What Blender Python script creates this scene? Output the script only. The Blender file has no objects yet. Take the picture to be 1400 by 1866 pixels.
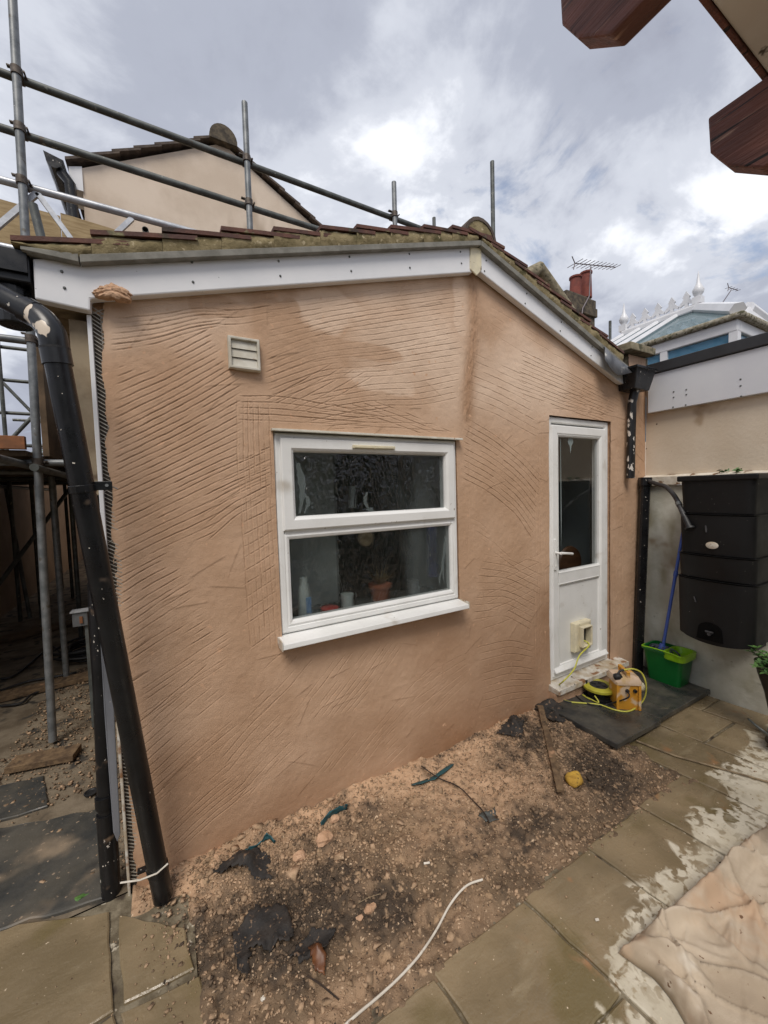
import bpy, bmesh, math, random
import numpy as np
from mathutils import Vector, Matrix
random.seed(7); rng = np.random.default_rng(7)
SC = bpy.context.scene
COL = SC.collection
pi = math.pi

# ------------------------------------------------------------------ camera, sky, sun, exposure
F = 700.0
RW = np.array([[0.8721, -0.0522, 0.4866], [-0.4885, -0.0322, 0.8720], [-0.0299, -0.9981, -0.0535]])
u_, s_, v_ = np.linalg.svd(RW); RW = u_ @ v_
CAM = np.array([0.0, -1.94, 1.70])
cam = bpy.data.cameras.new('camera'); camo = bpy.data.objects.new('camera', cam); COL.objects.link(camo)
cam.sensor_fit = 'VERTICAL'; cam.sensor_height = 24.0; cam.lens = 24.0 * F / 1866.0
cam.clip_start = 0.02; cam.clip_end = 500
mw = Matrix.Identity(4)
for i in range(3):
    mw[i][0] = RW[i, 0]; mw[i][1] = -RW[i, 1]; mw[i][2] = -RW[i, 2]; mw[i][3] = CAM[i]
camo.matrix_world = mw
SC.camera = camo

SUN_EL, SUN_AZ = math.radians(54), math.radians(215)      # azimuth clockwise from +Y
sd = Vector((math.sin(SUN_AZ) * math.cos(SUN_EL), math.cos(SUN_AZ) * math.cos(SUN_EL), math.sin(SUN_EL)))
sun = bpy.data.lights.new('sun', 'SUN'); suno = bpy.data.objects.new('sun', sun); COL.objects.link(suno)
sun.energy = 1.5; sun.angle = math.radians(28); sun.color = (1.0, 0.93, 0.84)
suno.rotation_euler = (-sd).to_track_quat('-Z', 'Y').to_euler()
suno.location = (0, 0, 20)

SC.view_settings.view_transform = 'Standard'; SC.view_settings.look = 'None'
SC.view_settings.gamma = 1.0; SC.view_settings.use_curve_mapping = False
SC.view_settings.exposure = 0.78
try:
    SC.cycles.max_bounces = 7; SC.cycles.diffuse_bounces = 4; SC.cycles.glossy_bounces = 4
    SC.cycles.transmission_bounces = 6; SC.cycles.transparent_max_bounces = 8
    SC.cycles.caustics_reflective = False; SC.cycles.caustics_refractive = False
    SC.cycles.sample_clamp_indirect = 6.0
except Exception: pass

W = bpy.data.worlds.new('World'); SC.world = W; W.use_nodes = True
nt = W.node_tree; nt.nodes.clear(); N = nt.nodes.new; L = nt.links.new
out = N('ShaderNodeOutputWorld'); bg = N('ShaderNodeBackground'); bg.inputs[1].default_value = 0.1
sky = N('ShaderNodeTexSky'); sky.sky_type = 'NISHITA'; sky.sun_disc = False
sky.sun_elevation = SUN_EL; sky.sun_rotation = SUN_AZ
tc = N('ShaderNodeTexCoord'); sep = N('ShaderNodeSeparateXYZ'); L(tc.outputs['Generated'], sep.inputs[0])
def wmath(op, a, b=None, c=None):
    n = N('ShaderNodeMath'); n.operation = op
    for i, v in enumerate((a, b, c)):
        if v is None: continue
        if isinstance(v, (int, float)): n.inputs[i].default_value = v
        else: L(v, n.inputs[i])
    return n.outputs[0]
den = wmath('ADD', wmath('MAXIMUM', sep.outputs[2], 0.0), 0.30)
cx = wmath('DIVIDE', sep.outputs[0], den); cy = wmath('DIVIDE', sep.outputs[1], den)
cmb = N('ShaderNodeCombineXYZ'); L(cx, cmb.inputs[0]); L(cy, cmb.inputs[1]); cmb.inputs[2].default_value = 3.7
def wnoise(scale, detail, rough, dist=0.0):
    n = N('ShaderNodeTexNoise'); n.inputs['Scale'].default_value = scale; n.inputs['Detail'].default_value = detail
    n.inputs['Roughness'].default_value = rough; n.inputs['Distortion'].default_value = dist
    L(cmb.outputs[0], n.inputs['Vector']); return n.outputs[0]
n1 = wnoise(1.15, 9, 0.54, 0.35); n2 = wnoise(3.1, 8, 0.6, 0.4)
dens = wmath('ADD', wmath('MULTIPLY', n1, 0.72), wmath('MULTIPLY', n2, 0.28))
# thinner, brighter cloud towards one side of the sky
vd = N('ShaderNodeVectorMath'); vd.operation = 'DOT_PRODUCT'; L(tc.outputs['Generated'], vd.inputs[0])
vd.inputs[1].default_value = Vector((0.78, 0.46, 0.42)).normalized()
glow = wmath('POWER', wmath('MAXIMUM', vd.outputs['Value'], 0.0), 5.0)
dens = wmath('ADD', wmath('MULTIPLY', wmath('SUBTRACT', dens, 0.5), 1.3), 0.49)
dens = wmath('ADD', dens, wmath('MULTIPLY', glow, 0.085))
cr = N('ShaderNodeValToRGB'); L(dens, cr.inputs[0]); e = cr.color_ramp; e.interpolation = 'EASE'
e.elements[0].position = 0.34; e.elements[0].color = (0.285, 0.30, 0.365, 1)
e.elements[1].position = 0.70; e.elements[1].color = (1.0, 1.0, 1.02, 1)
k = e.elements.new(0.47); k.color = (0.365, 0.388, 0.46, 1)
k = e.elements.new(0.56); k.color = (0.54, 0.565, 0.63, 1)
k = e.elements.new(0.625); k.color = (0.80, 0.82, 0.87, 1)
sc10 = N('ShaderNodeVectorMath'); sc10.operation = 'SCALE'; L(cr.outputs[0], sc10.inputs[0]); sc10.inputs['Scale'].default_value = 7.5
mx = N('ShaderNodeMix'); mx.data_type = 'RGBA'
gap = wmath('MULTIPLY', wmath('SUBTRACT', 1.0, wmath('MINIMUM', wmath('MULTIPLY', wmath('MAXIMUM', wmath('SUBTRACT', n2, 0.30), 0.0), 12.0), 1.0)), 0.5)
L(gap, mx.inputs[0]); L(sc10.outputs[0], mx.inputs[6]); L(sky.outputs[0], mx.inputs[7])
L(mx.outputs[2], bg.inputs[0]); L(bg.outputs[0], out.inputs[0])

# ------------------------------------------------------------------ picture point -> place on a real plane (photo is 1400 x 1866)
def ray(px, py): return RW @ np.array([px - 700.0, py - 933.0, F])
def onX(px, py, X=0.): r = ray(px, py); return CAM + (X - CAM[0]) / r[0] * r
def onY(px, py, Y=0.): r = ray(px, py); return CAM + (Y - CAM[1]) / r[1] * r
def onZ(px, py, Z=0.): r = ray(px, py); return CAM + (Z - CAM[2]) / r[2] * r
def gz(x): return -0.03 * max(0.0, x - 1.4)
def onG(px, py, dz=0.):
    z = dz
    for _ in range(14):
        P = onZ(px, py, z); z = gz(P[0]) + dz
    return P
def stepz(x): return 0.045 - 0.048 * (x - 2.4)
def onS(px, py, dz=0.):
    z = 0.02
    for _ in range(14):
        P = onZ(px, py, z); z = stepz(P[0]) + dz
    return P

# ------------------------------------------------------------------ object helpers
BASE = {}
def thing(name, label, cat, loc=(0, 0, 0), group=None):
    o = bpy.data.objects.new(name, None); o.empty_display_size = 0.1; COL.objects.link(o); o.location = loc
    BASE[o.name] = Vector(loc); o['label'] = label; o['category'] = cat
    if group: o['group'] = group
    return o
def tag(o, label, cat, group=None):
    o['label'] = label; o['category'] = cat
    if group: o['group'] = group
    return o

class MB:
    def __init__(s): s.v = []; s.f = []
    def add(s, vs, fs):
        b = len(s.v); s.v += [tuple(map(float, p)) for p in vs]; s.f += [tuple(i + b for i in f) for f in fs]; return s
    def box(s, x0, x1, y0, y1, z0, z1):
        v = [(x0,y0,z0),(x1,y0,z0),(x1,y1,z0),(x0,y1,z0),(x0,y0,z1),(x1,y0,z1),(x1,y1,z1),(x0,y1,z1)]
        return s.add(v, [(0,3,2,1),(4,5,6,7),(0,1,5,4),(1,2,6,5),(2,3,7,6),(3,0,4,7)])
    def obox(s, c, ax, ay, az):
        c = Vector(c); ax = Vector(ax); ay = Vector(ay); az = Vector(az); v = []
        for k in (-1, 1):
            for (i, j) in ((-1,-1),(1,-1),(1,1),(-1,1)): v.append(c + ax*i + ay*j + az*k)
        return s.add(v, [(0,3,2,1),(4,5,6,7),(0,1,5,4),(1,2,6,5),(2,3,7,6),(3,0,4,7)])
    def prism(s, poly, d):           # poly: 3D points of a flat polygon, d: extrusion vector
        n = len(poly); d = Vector(d); v = [Vector(p) for p in poly] + [Vector(p) + d for p in poly]
        fs = [tuple(range(n - 1, -1, -1)), tuple(range(n, 2 * n))] + [(i, (i+1) % n, n + (i+1) % n, n + i) for i in range(n)]
        return s.add(v, fs)
    def tube(s, pts, r, n=12, caps=True, flat=None, hollow=False):
        pts = [Vector(p) for p in pts]; m = len(pts)
        rs = r if isinstance(r, (list, tuple)) else [r] * m
        up = None; vs = []
        for i, p in enumerate(pts):
            t = (pts[min(i+1, m-1)] - pts[max(i-1, 0)]).normalized()
            if up is None:
                up = Vector((0,0,1)) if abs(t.z) < .9 else Vector((1,0,0))
            a = t.cross(up).normalized(); b = a.cross(t).normalized(); up = b
            for k in range(n):
                an = 2 * pi * k / n
                vs.append(p + (a * math.cos(an) + b * math.sin(an) * (flat or 1)) * rs[i])
        fs = [(i*n + k, i*n + (k+1) % n, (i+1)*n + (k+1) % n, (i+1)*n + k) for i in range(m-1) for k in range(n)]
        if caps and not hollow: fs += [tuple(range(n-1, -1, -1)), tuple(range((m-1)*n, m*n))]
        s.add(vs, fs)
        if hollow:
            vi = [];
            b = len(s.v)
            off = b - len(vs)
            inn = []
            for i in range(m):
                for k in range(n):
                    q = Vector(vs[i*n+k]); inn.append(pts[i] + (q - pts[i]) * .85)
            s.add(inn, [(i*n + (k+1) % n, i*n + k, (i+1)*n + k, (i+1)*n + (k+1) % n) for i in range(m-1) for k in range(n)])
            for i in (0, m-1):
                for k in range(n):
                    s.f.append((off+i*n+k, off+i*n+(k+1) % n, b+i*n+(k+1) % n, b+i*n+k))
        return s
    def lathe(s, c, prof, n=20, axis=(0,0,1), squash=(1,1)):   # prof: list of (radius, height)
        ax = Vector(axis).normalized(); u = ax.orthogonal().normalized(); w = ax.cross(u); c = Vector(c)
        vs = [c + ax*h + (u*math.cos(2*pi*k/n)*squash[0] + w*math.sin(2*pi*k/n)*squash[1])*r for (r, h) in prof for k in range(n)]
        m = len(prof)
        fs = [(i*n+k, i*n+(k+1) % n, (i+1)*n+(k+1) % n, (i+1)*n+k) for i in range(m-1) for k in range(n)]
        fs += [tuple(range(n-1,-1,-1)), tuple(range((m-1)*n, m*n))]
        return s.add(vs, fs)
    def ring(s, x0, x1, z0, z1, prof):     # mitred frame in the XZ plane; prof = [(inset, y), ...] going round the section
        m = len(prof); vs = []
        for (ins, y) in prof:
            vs += [(x0+ins, y, z0+ins), (x1-ins, y, z0+ins), (x1-ins, y, z1-ins), (x0+ins, y, z1-ins)]
        fs = []
        for j in range(m):
            a, b = j*4, ((j+1) % m)*4
            for k in range(4): fs.append((a+k, a+(k+1) % 4, b+(k+1) % 4, b+k))
        return s.add(vs, fs)
    def blob(s, c, r, sub=1, jit=.25, seed=0, sq=(1,1,1)):
        bm = bmesh.new(); bmesh.ops.create_icosphere(bm, subdivisions=sub, radius=1)
        rr = random.Random(seed); bm.verts.ensure_lookup_table()
        vs = [Vector(c) + Vector((v.co.x*sq[0], v.co.y*sq[1], v.co.z*sq[2])) * r * (1 + rr.uniform(-jit, jit)) for v in bm.verts]
        fs = [tuple(v.index for v in f.verts) for f in bm.faces]; bm.free()
        return s.add(vs, fs)

def link_mesh(name, me, mat, parent=None, bevel=0, smooth=False, kind=None):
    o = bpy.data.objects.new(name, me); COL.objects.link(o)
    if mat is not None: me.materials.append(mat)
    if parent is not None:
        o.parent = parent; BASE[o.name] = BASE[parent.name]
    else: BASE[o.name] = Vector((0, 0, 0))
    if smooth: me.polygons.foreach_set('use_smooth', [True] * len(me.polygons))
    if bevel:
        b = o.modifiers.new('bevel', 'BEVEL'); b.width = bevel; b.segments = 2; b.limit_method = 'ANGLE'; b.angle_limit = 0.6
    if kind: o['kind'] = kind
    return o
def obj(name, mb, mat, parent=None, bevel=0, smooth=False, kind=None, fixn=True):
    me = bpy.data.meshes.new(name)
    b = BASE[parent.name] if parent is not None else Vector((0, 0, 0))
    me.from_pydata([(p[0]-b.x, p[1]-b.y, p[2]-b.z) for p in mb.v], [], mb.f)
    if fixn:
        bm = bmesh.new(); bm.from_mesh(me); bmesh.ops.recalc_face_normals(bm, faces=bm.faces); bm.to_mesh(me); bm.free()
    o = link_mesh(name, me, mat, parent, bevel, smooth, kind)
    if smooth and smooth != 'all':
        try: me.set_sharp_from_angle(angle=math.radians(42))
        except Exception: pass
    return o
def own(o, mb_loc=None):
    """give a single-mesh thing its own origin at the middle of its base"""
    me = o.data; co = np.empty(len(me.vertices) * 3); me.vertices.foreach_get('co', co); co = co.reshape(-1, 3)
    c = np.array([(co[:,0].min()+co[:,0].max())/2, (co[:,1].min()+co[:,1].max())/2, co[:,2].min()])
    co -= c; me.vertices.foreach_set('co', co.ravel()); me.update(); o.location = c; BASE[o.name] = Vector(c); return o
def single(name, mb, mat, label, cat, group=None, **k):
    o = own(obj(name, mb, mat, None, **k)); return tag(o, label, cat, group)

# smooth value noise for geometry
_perm = {}
def vnoise(u, v, seed=0):
    if seed not in _perm: _perm[seed] = np.random.default_rng(seed + 100).random((256, 256))
    T = _perm[seed]; iu = np.floor(u).astype(int); iv = np.floor(v).astype(int); fu = u - iu; fv = v - iv
    fu = fu*fu*(3-2*fu); fv = fv*fv*(3-2*fv)
    a = T[iu % 256, iv % 256]; b = T[(iu+1) % 256, iv % 256]; c = T[iu % 256, (iv+1) % 256]; d = T[(iu+1) % 256, (iv+1) % 256]
    return (a*(1-fu)+b*fu)*(1-fv) + (c*(1-fu)+d*fu)*fv
def fbm(u, v, seed=0, oct=4, gain=.5):
    s = 0; a = 1; t = 0
    for i in range(oct):
        s = s + a*vnoise(u*2**i, v*2**i, seed+i); t += a; a *= gain
    return s/t

# ------------------------------------------------------------------ materials
def lin(r, g, b):
    f = lambda c: (c/12.92 if c <= .04045 else ((c+.055)/1.055)**2.4)
    return (f(r/255), f(g/255), f(b/255), 1)
def Mat(name, c1, c2=None, rough=.5, scale=6, bump=0, bscale=60, spots=None, metal=0, spec=.5, stretch=None, c3=None, c3scale=1.5,
        rough2=None, detail=6, bstretch=None, attr=None, coord='pos', contrast=(.35, .65), coat=0):
    m = bpy.data.materials.new(name); m.use_nodes = True; t = m.node_tree; B = t.nodes['Principled BSDF']
    nn = t.nodes.new; ll = t.links.new
    if coord == 'pos': src = nn('ShaderNodeNewGeometry').outputs['Position']
    else: src = nn('ShaderNodeTexCoord').outputs['Object']
    def noise(sc, det, st=None, rough_=.6):
        n = nn('ShaderNodeTexNoise'); n.inputs['Scale'].default_value = sc; n.inputs['Detail'].default_value = det; n.inputs['Roughness'].default_value = rough_
        if st:
            mp = nn('ShaderNodeMapping'); mp.inputs['Scale'].default_value = st; ll(src, mp.inputs[0]); ll(mp.outputs[0], n.inputs['Vector'])
        else: ll(src, n.inputs['Vector'])
        return n.outputs[0]
    def ramp(x, a, b):
        r = nn('ShaderNodeMapRange'); r.inputs[1].default_value = a; r.inputs[2].default_value = b; r.interpolation_type = 'SMOOTHSTEP'
        ll(x, r.inputs[0]); return r.outputs[0]
    def mix(f, a, b):
        x = nn('ShaderNodeMix'); x.data_type = 'RGBA'
        ll(f, x.inputs[0])
        for i, q in ((6, a), (7, b)):
            if isinstance(q, tuple): x.inputs[i].default_value = q
            else: ll(q, x.inputs[i])
        return x.outputs[2]
    col = c1
    if c2 is not None: col = mix(ramp(noise(scale, detail, stretch), *contrast), c1, c2)
    if c3 is not None: col = mix(ramp(noise(c3scale, 5), .5, .68), col, c3)
    if attr:                      # (attribute, colour where it is 1)
        for (an, ac) in attr:
            an_ = nn('ShaderNodeAttribute'); an_.attribute_name = an; col = mix(an_.outputs['Fac'], col, ac)
    for sp in (spots or []):      # (colour, scale, threshold low, high, stretch)
        f = ramp(noise(sp[1], 3, sp[4] if len(sp) > 4 else None, .5), sp[2], sp[3]); col = mix(f, col, sp[0])
    if isinstance(col, tuple): B.inputs['Base Color'].default_value = col
    else: ll(col, B.inputs['Base Color'])
    B.inputs['Roughness'].default_value = rough; B.inputs['Metallic'].default_value = metal
    B.inputs['Specular IOR Level'].default_value = spec
    if coat: B.inputs['Coat Weight'].default_value = coat
    if rough2 is not None:
        r = nn('ShaderNodeMapRange'); r.inputs[1].default_value = .35; r.inputs[2].default_value = .65
        r.inputs[3].default_value = rough; r.inputs[4].default_value = rough2; ll(noise(scale*1.7, 5, stretch), r.inputs[0]); ll(r.outputs[0], B.inputs['Roughness'])
    if bump:
        b = nn('ShaderNodeBump'); b.inputs['Strength'].default_value = 1.0; b.inputs['Distance'].default_value = bump
        ll(noise(bscale, 5, bstretch), b.inputs['Height']); ll(b.outputs[0], B.inputs['Normal'])
    m['B'] = 1
    return m
def c(r, g, b): return lin(r, g, b)
M = {}
M['upvc'] = Mat('white_upvc', c(236,236,234), c(226,226,223), .32, 3, spots=[(c(150,140,125), 34, .70, .80), (c(186,178,165), 5, .60, .80)])
M['upvc_clean'] = Mat('white_fascia', c(232,232,233), c(222,223,225), .30, 2.2, spots=[(c(120,120,120), 38, .72, .78)])
M['upvc_dirty'] = Mat('dirty_upvc', c(216,213,205), c(176,160,135), .5, 9, spots=[(c(140,104,74), 16, .56, .70), (c(70,60,48), 30, .66, .74)])
M['cream'] = Mat('aged_cream_plastic', c(224,214,182), c(205,196,170), .42, 10, spots=[(c(120,100,70), 30, .66, .76)])
M['ventw'] = Mat('aged_vent_plastic', c(206,202,190), c(186,180,164), .5, 12, spots=[(c(150,118,90), 26, .64, .74)])
M['black'] = Mat('black_plastic', c(18,18,20), c(26,27,29), .22, 8, spec=.42, spots=[(c(215,208,196), 42, .715, .735), (c(120,104,90), 9, .66, .80)], rough2=.42)
M['black_spatter'] = Mat('black_plastic_spattered', c(20,20,22), c(28,28,30), .34, 8, spec=.35, spots=[(c(200,192,182), 60, .68, .70, (1,1,.6)), (c(120,100,82), 12, .62, .76)])
M['black_flaked'] = Mat('black_paint_flaking', c(22,22,24), c(30,30,32), .36, 8, spots=[(c(205,200,192), 30, .60, .62, (1,1,.5))])
M['black_splash'] = Mat('black_plastic_paint_splashed', c(28,29,31), c(36,37,40), .3, 8, spots=[(c(216,202,184), 13, .63, .645, (1,1,.7))])
M['black_butt'] = Mat('black_butt_plastic', c(13,13,14), c(19,19,20), .38, 3, spec=.32, spots=[(c(120,118,110), 60, .735, .75)], rough2=.55)
M['grey_strip'] = Mat('grey_mottled_strip', c(122,124,130), c(96,98,104), .4, 4, spots=[(c(40,40,42), 20, .66, .74), (c(200,194,184), 40, .69, .73)], stretch=(1,1,.3))
M['rubber'] = Mat('black_rubber', c(24,24,25), c(40,40,42), .55, 30)
M['hose'] = Mat('grey_hose', c(62,62,64), c(44,44,46), .45, 18)
M['galv'] = Mat('galvanised_tube', c(132,135,136), c(104,108,110), .46, 14, metal=.35, spots=[(c(92,84,72), 20, .62, .74), (c(190,190,186), 40, .70, .76)], stretch=(1,1,1))
M['galv_dark'] = Mat('weathered_scaffold_tube', c(98,102,100), c(74,77,74), .5, 10, metal=.25, spots=[(c(150,150,140), 30, .66, .74), (c(80,62,46), 14, .64, .76)])
M['coupler'] = Mat('scaffold_coupler_steel', c(98,90,82), c(70,60,52), .55, 40, metal=.4, bump=.001, bscale=200)
M['alu'] = Mat('aluminium', c(196,199,203), c(168,171,176), .38, 14, metal=.45)
M['tile'] = Mat('clay_tile_red', c(102,66,54), c(78,52,45), .78, 14, bump=.002, bscale=120, spots=[(c(132,126,92), 18, .58, .70), (c(52,40,34), 9, .58, .72)])
M['mortar'] = Mat('mossy_mortar', c(150,136,102), c(118,106,74), .92, 16, bump=.004, bscale=90, spots=[(c(84,80,48), 8, .56, .72), (c(186,172,140), 40, .62, .72)])
M['undercloak'] = Mat('cement_undercloak', c(136,134,126), c(112,110,102), .85, 12, bump=.001, bscale=120)
M['render_house'] = Mat('pale_pink_render', c(218,202,184), c(204,187,168), .9, 1.2, bump=.003, bscale=40, c3=c(190,172,152), c3scale=.5, spots=[(c(176,158,138), 1.6, .58, .74, (1,1,.35))])
M['tile_dark'] = Mat('weathered_roof_tile', c(96,84,74), c(70,60,54), .85, 9, bump=.003, bscale=60)
M['ply'] = Mat('plywood_weathered', c(168,146,108), c(142,120,84), .8, 3, stretch=(2,2,14), spots=[(c(92,76,50), 6, .62, .74)])
M['brick_dark'] = Mat('sooty_brick', c(98,88,72), c(62,56,48), .9, 10, bump=.006, bscale=40)
M['pot_red'] = Mat('red_clay_pot', c(134,70,58), c(108,56,48), .8, 6)
M['lead'] = Mat('lead_sheet', c(122,124,128), c(92,95,100), .5, 8, metal=.3, bump=.004, bscale=22, spots=[(c(170,170,166), 14, .60, .72)])
M['coping'] = Mat('weathered_coping', c(150,140,116), c(112,104,84), .9, 12, bump=.004, bscale=70, spots=[(c(74,72,52), 10, .58, .70)])
M['slab'] = None
M['slate'] = Mat('wet_black_slate', c(44,46,47), c(84,81,74), .22, 4, bump=.004, bscale=10, spots=[(c(118,108,92), 5, .58, .80, (1,2.2,1)), (c(140,128,108), 60, .72, .78)], rough2=.55, bstretch=(1,2.5,1))
M['slate_dusty'] = Mat('dusty_black_slate', c(50,52,52), c(86,82,74), .4, 3, bump=.006, bscale=9, spots=[(c(142,126,106), 4, .54, .74), (c(150,132,112), 50, .66, .72), (c(30,31,32), 2.5, .60, .72)], rough2=.8)
M['stone_edge'] = Mat('step_block', c(66,56,44), c(42,36,30), .8, 10, bump=.004)
M['timber_red'] = Mat('red_brown_timber', c(122,76,64), c(96,58,49), .62, 3, stretch=(9,1.2,9), bump=.004, bscale=6, bstretch=(22,1.4,22), spots=[(c(176,140,120), 8, .62, .76, (12,1.2,12)), (c(60,34,28), 7, .58, .72, (14,.8,14)), (c(30,18,16), 5, .635, .655, (16,.35,16))])
M['timber_post'] = Mat('red_brown_post', c(130,80,66), c(104,62,50), .55, 3, stretch=(9,9,1.2), bump=.002, bscale=6, bstretch=(22,22,1.4))
M['timber_cream'] = Mat('cream_painted_timber', c(236,235,231), c(226,223,216), .6, 5, spots=[(c(82,74,62), 20, .68, .74)])
M['timber_grey'] = Mat('weathered_timber', c(122,100,74), c(86,68,50), .85, 5, stretch=(4,4,4), bump=.003, bscale=60, spots=[(c(60,48,36), 14, .56, .68), (c(178,140,108), 10, .62, .72)])
M['timber_new'] = Mat('orange_scaffold_board', c(150,96,58), c(118,78,50), .8, 6, bump=.002, bscale=50, spots=[(c(80,58,40), 9, .58, .70)])
M['deck'] = Mat('scaffold_deck_board', c(112,92,70), c(82,68,52), .9, 6, bump=.002)
M['conc_mould'] = Mat('mouldy_painted_wall', c(200,199,188), c(172,169,154), .85, 2.6, bump=.004, bscale=22, spots=[(c(140,134,108), 4, .50, .74, (1,1,.6)), (c(92,88,68), 14, .66, .80), (c(124,100,66), 3.0, .62, .80)])
M['wall_upper'] = Mat('beige_wall', c(216,203,184), c(204,188,166), .88, 1.5, bump=.002, bscale=40, spots=[(c(74,58,46), 19, .735, .745), (c(170,148,122), 4, .58, .74)])
M['ledge'] = Mat('peeling_white_ledge', c(216,210,198), c(190,180,162), .75, 10, bump=.003, spots=[(c(120,92,68), 12, .58, .64)])
M['fascia_grey'] = Mat('pale_grey_fascia', c(212,214,218), c(204,206,212), .35, 2)
M['cap_black'] = Mat('black_edge_trim', c(38,38,40), c(48,48,50), .4, 4)
M['blue'] = Mat('blue_plastic', c(74,104,190), c(66,92,172), .35, 8)
M['green'] = Mat('green_plastic', c(14,104,44), c(10,88,36), .34, 4, spots=[(c(120,150,110), 12, .70, .76)])
M['lime'] = Mat('lime_plastic', c(146,196,30), c(128,178,24), .35, 5)
M['mophead'] = Mat('grey_mop_cloth', c(84,92,104), c(56,62,72), .95, 40)
M['yellow'] = Mat('dusty_yellow_case', c(204,146,48), c(190,130,40), .5, 5, spots=[(c(206,182,152), 9, .52, .62)])
M['yellow_dust'] = Mat('dust_caked_case', c(208,184,160), c(196,166,120), .85, 10, bump=.002, spots=[(c(204,146,48), 8, .60, .66)])
M['yellow_reel'] = Mat('yellow_reel', c(180,174,58), c(160,152,50), .45, 9, spots=[(c(110,100,50), 20, .64, .72)])
M['cable_yellow'] = Mat('yellow_cable', c(200,198,84), c(184,180,74), .45, 12)
M['cable_white'] = Mat('white_cable', c(222,216,204), c(200,192,178), .45, 10, spots=[(c(140,112,88), 30, .66, .74)])
M['foam'] = Mat('yellow_foam', c(206,166,70), c(180,140,58), .9, 14, bump=.006, bscale=60, spots=[(c(96,74,44), 26, .62, .70)])
M['fabric'] = Mat('black_membrane', c(54,49,45), c(36,34,33), .8, 20, bump=.003, bscale=90, spots=[(c(120,98,78), 45, .60, .68)])
M['brown_leaf'] = Mat('brown_film', c(120,74,40), c(84,52,32), .45, 10)
M['teal'] = Mat('teal_plastic', c(46,92,98), c(38,74,80), .45, 12, spots=[(c(150,118,90), 16, .62, .70)])
M['twig'] = Mat('dark_twig', c(58,44,34), c(40,32,26), .85, 30)
M['cane'] = Mat('bamboo_cane', c(150,132,104), c(112,96,74), .7, 20)
M['leaf'] = Mat('plant_leaf', c(64,98,48), c(88,124,62), .45, 8)
M['leaf_dark'] = Mat('tree_leaf', c(58,78,40), c(84,104,56), .6, 3)
M['bark'] = Mat('bark', c(78,64,50), c(54,44,36), .9, 14)
M['pot_dark'] = Mat('dark_glazed_planter', c(44,38,34), c(58,50,44), .4, 6)
M['pot_grey'] = Mat('grey_glazed_pot', c(92,98,98), c(66,72,72), .3, 8)
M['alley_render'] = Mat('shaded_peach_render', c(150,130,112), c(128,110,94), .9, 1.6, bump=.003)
M['alley_ground'] = Mat('alley_dusty_concrete', c(128,116,98), c(92,80,64), .92, 4, bump=.004, bscale=40, spots=[(c(58,54,48), 7, .56, .66)])
M['fence'] = Mat('fence_board', c(128,110,88), c(104,88,70), .85, 4)
M['metalbox'] = Mat('grey_metal_box', c(108,110,112), c(90,92,94), .45, 8, metal=.3)
M['inner_wall'] = Mat('dim_room_wall', c(196,202,198), c(184,190,186), .9, 2)
M['inner_dark'] = Mat('dark_kitchen_unit', c(52,58,58), c(40,44,44), .7, 3)
M['curtain'] = Mat('grey_curtain', c(176,178,172), c(150,152,148), .9, 6, stretch=(14,14,1))
M['dark_door'] = Mat('dark_blue_panel', c(96,112,116), c(80,94,98), .6, 5)
M['wood_brown'] = Mat('brown_wood', c(78,52,32), c(60,38,24), .45, 6, stretch=(1,1,5))
M['bottle_white'] = Mat('white_bottle', c(214,220,214), c(200,208,206), .3, 5)
M['bottle_blue'] = Mat('blue_label', c(70,120,180), c(120,160,200), .4, 30)
M['red_item'] = Mat('red_plastic', c(190,60,56), None, .4)
M['terracotta'] = Mat('terracotta', c(176,104,76), c(160,92,64), .8, 9)
M['dry_plant'] = Mat('dry_leaf', c(170,136,92), c(120,100,60), .8, 9)
M['blue_dark'] = Mat('navy_cloth', c(48,54,110), c(38,42,90), .9, 8)
M['added_hedge'] = Mat('added_hedge_leaf', c(54,74,40), c(74,92,52), .7, 2)
M['cons_white'] = Mat('conservatory_upvc', c(226,227,230), c(214,215,218), .35, 3)
M['gutter_moss'] = Mat('mossy_gutter', c(176,170,154), c(126,118,96), .8, 30, spots=[(c(80,78,56), 34, .56, .64)])
M['aerial'] = Mat('aerial_rod', c(112,104,108), None, .5, metal=.3)
M['mortar_lump'] = Mat('render_lump', c(198,162,132), c(178,142,112), .95, 20, bump=.006, bscale=70)
M['mesh'] = Mat('galvanised_mesh', c(196,192,182), c(160,152,138), .5, 30, metal=.1)
M['dirty_board'] = Mat('dirty_cream_board', c(156,141,118), c(128,112,90), .85, 6, spots=[(c(90,74,56), 8, .58, .72)])
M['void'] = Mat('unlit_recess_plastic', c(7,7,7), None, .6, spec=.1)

# render scratch coat: damp / dried tones come from a painted attribute
M['render'] = Mat('render_scratch_coat', c(197,164,136), c(184,150,121), .9, 2.2, bump=.0017, bscale=150, detail=9,
                  attr=[('dry', c(226,200,176)), ('damp', c(156,118,87))], spots=[(c(206,166,134), 26, .64, .76)])

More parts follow.
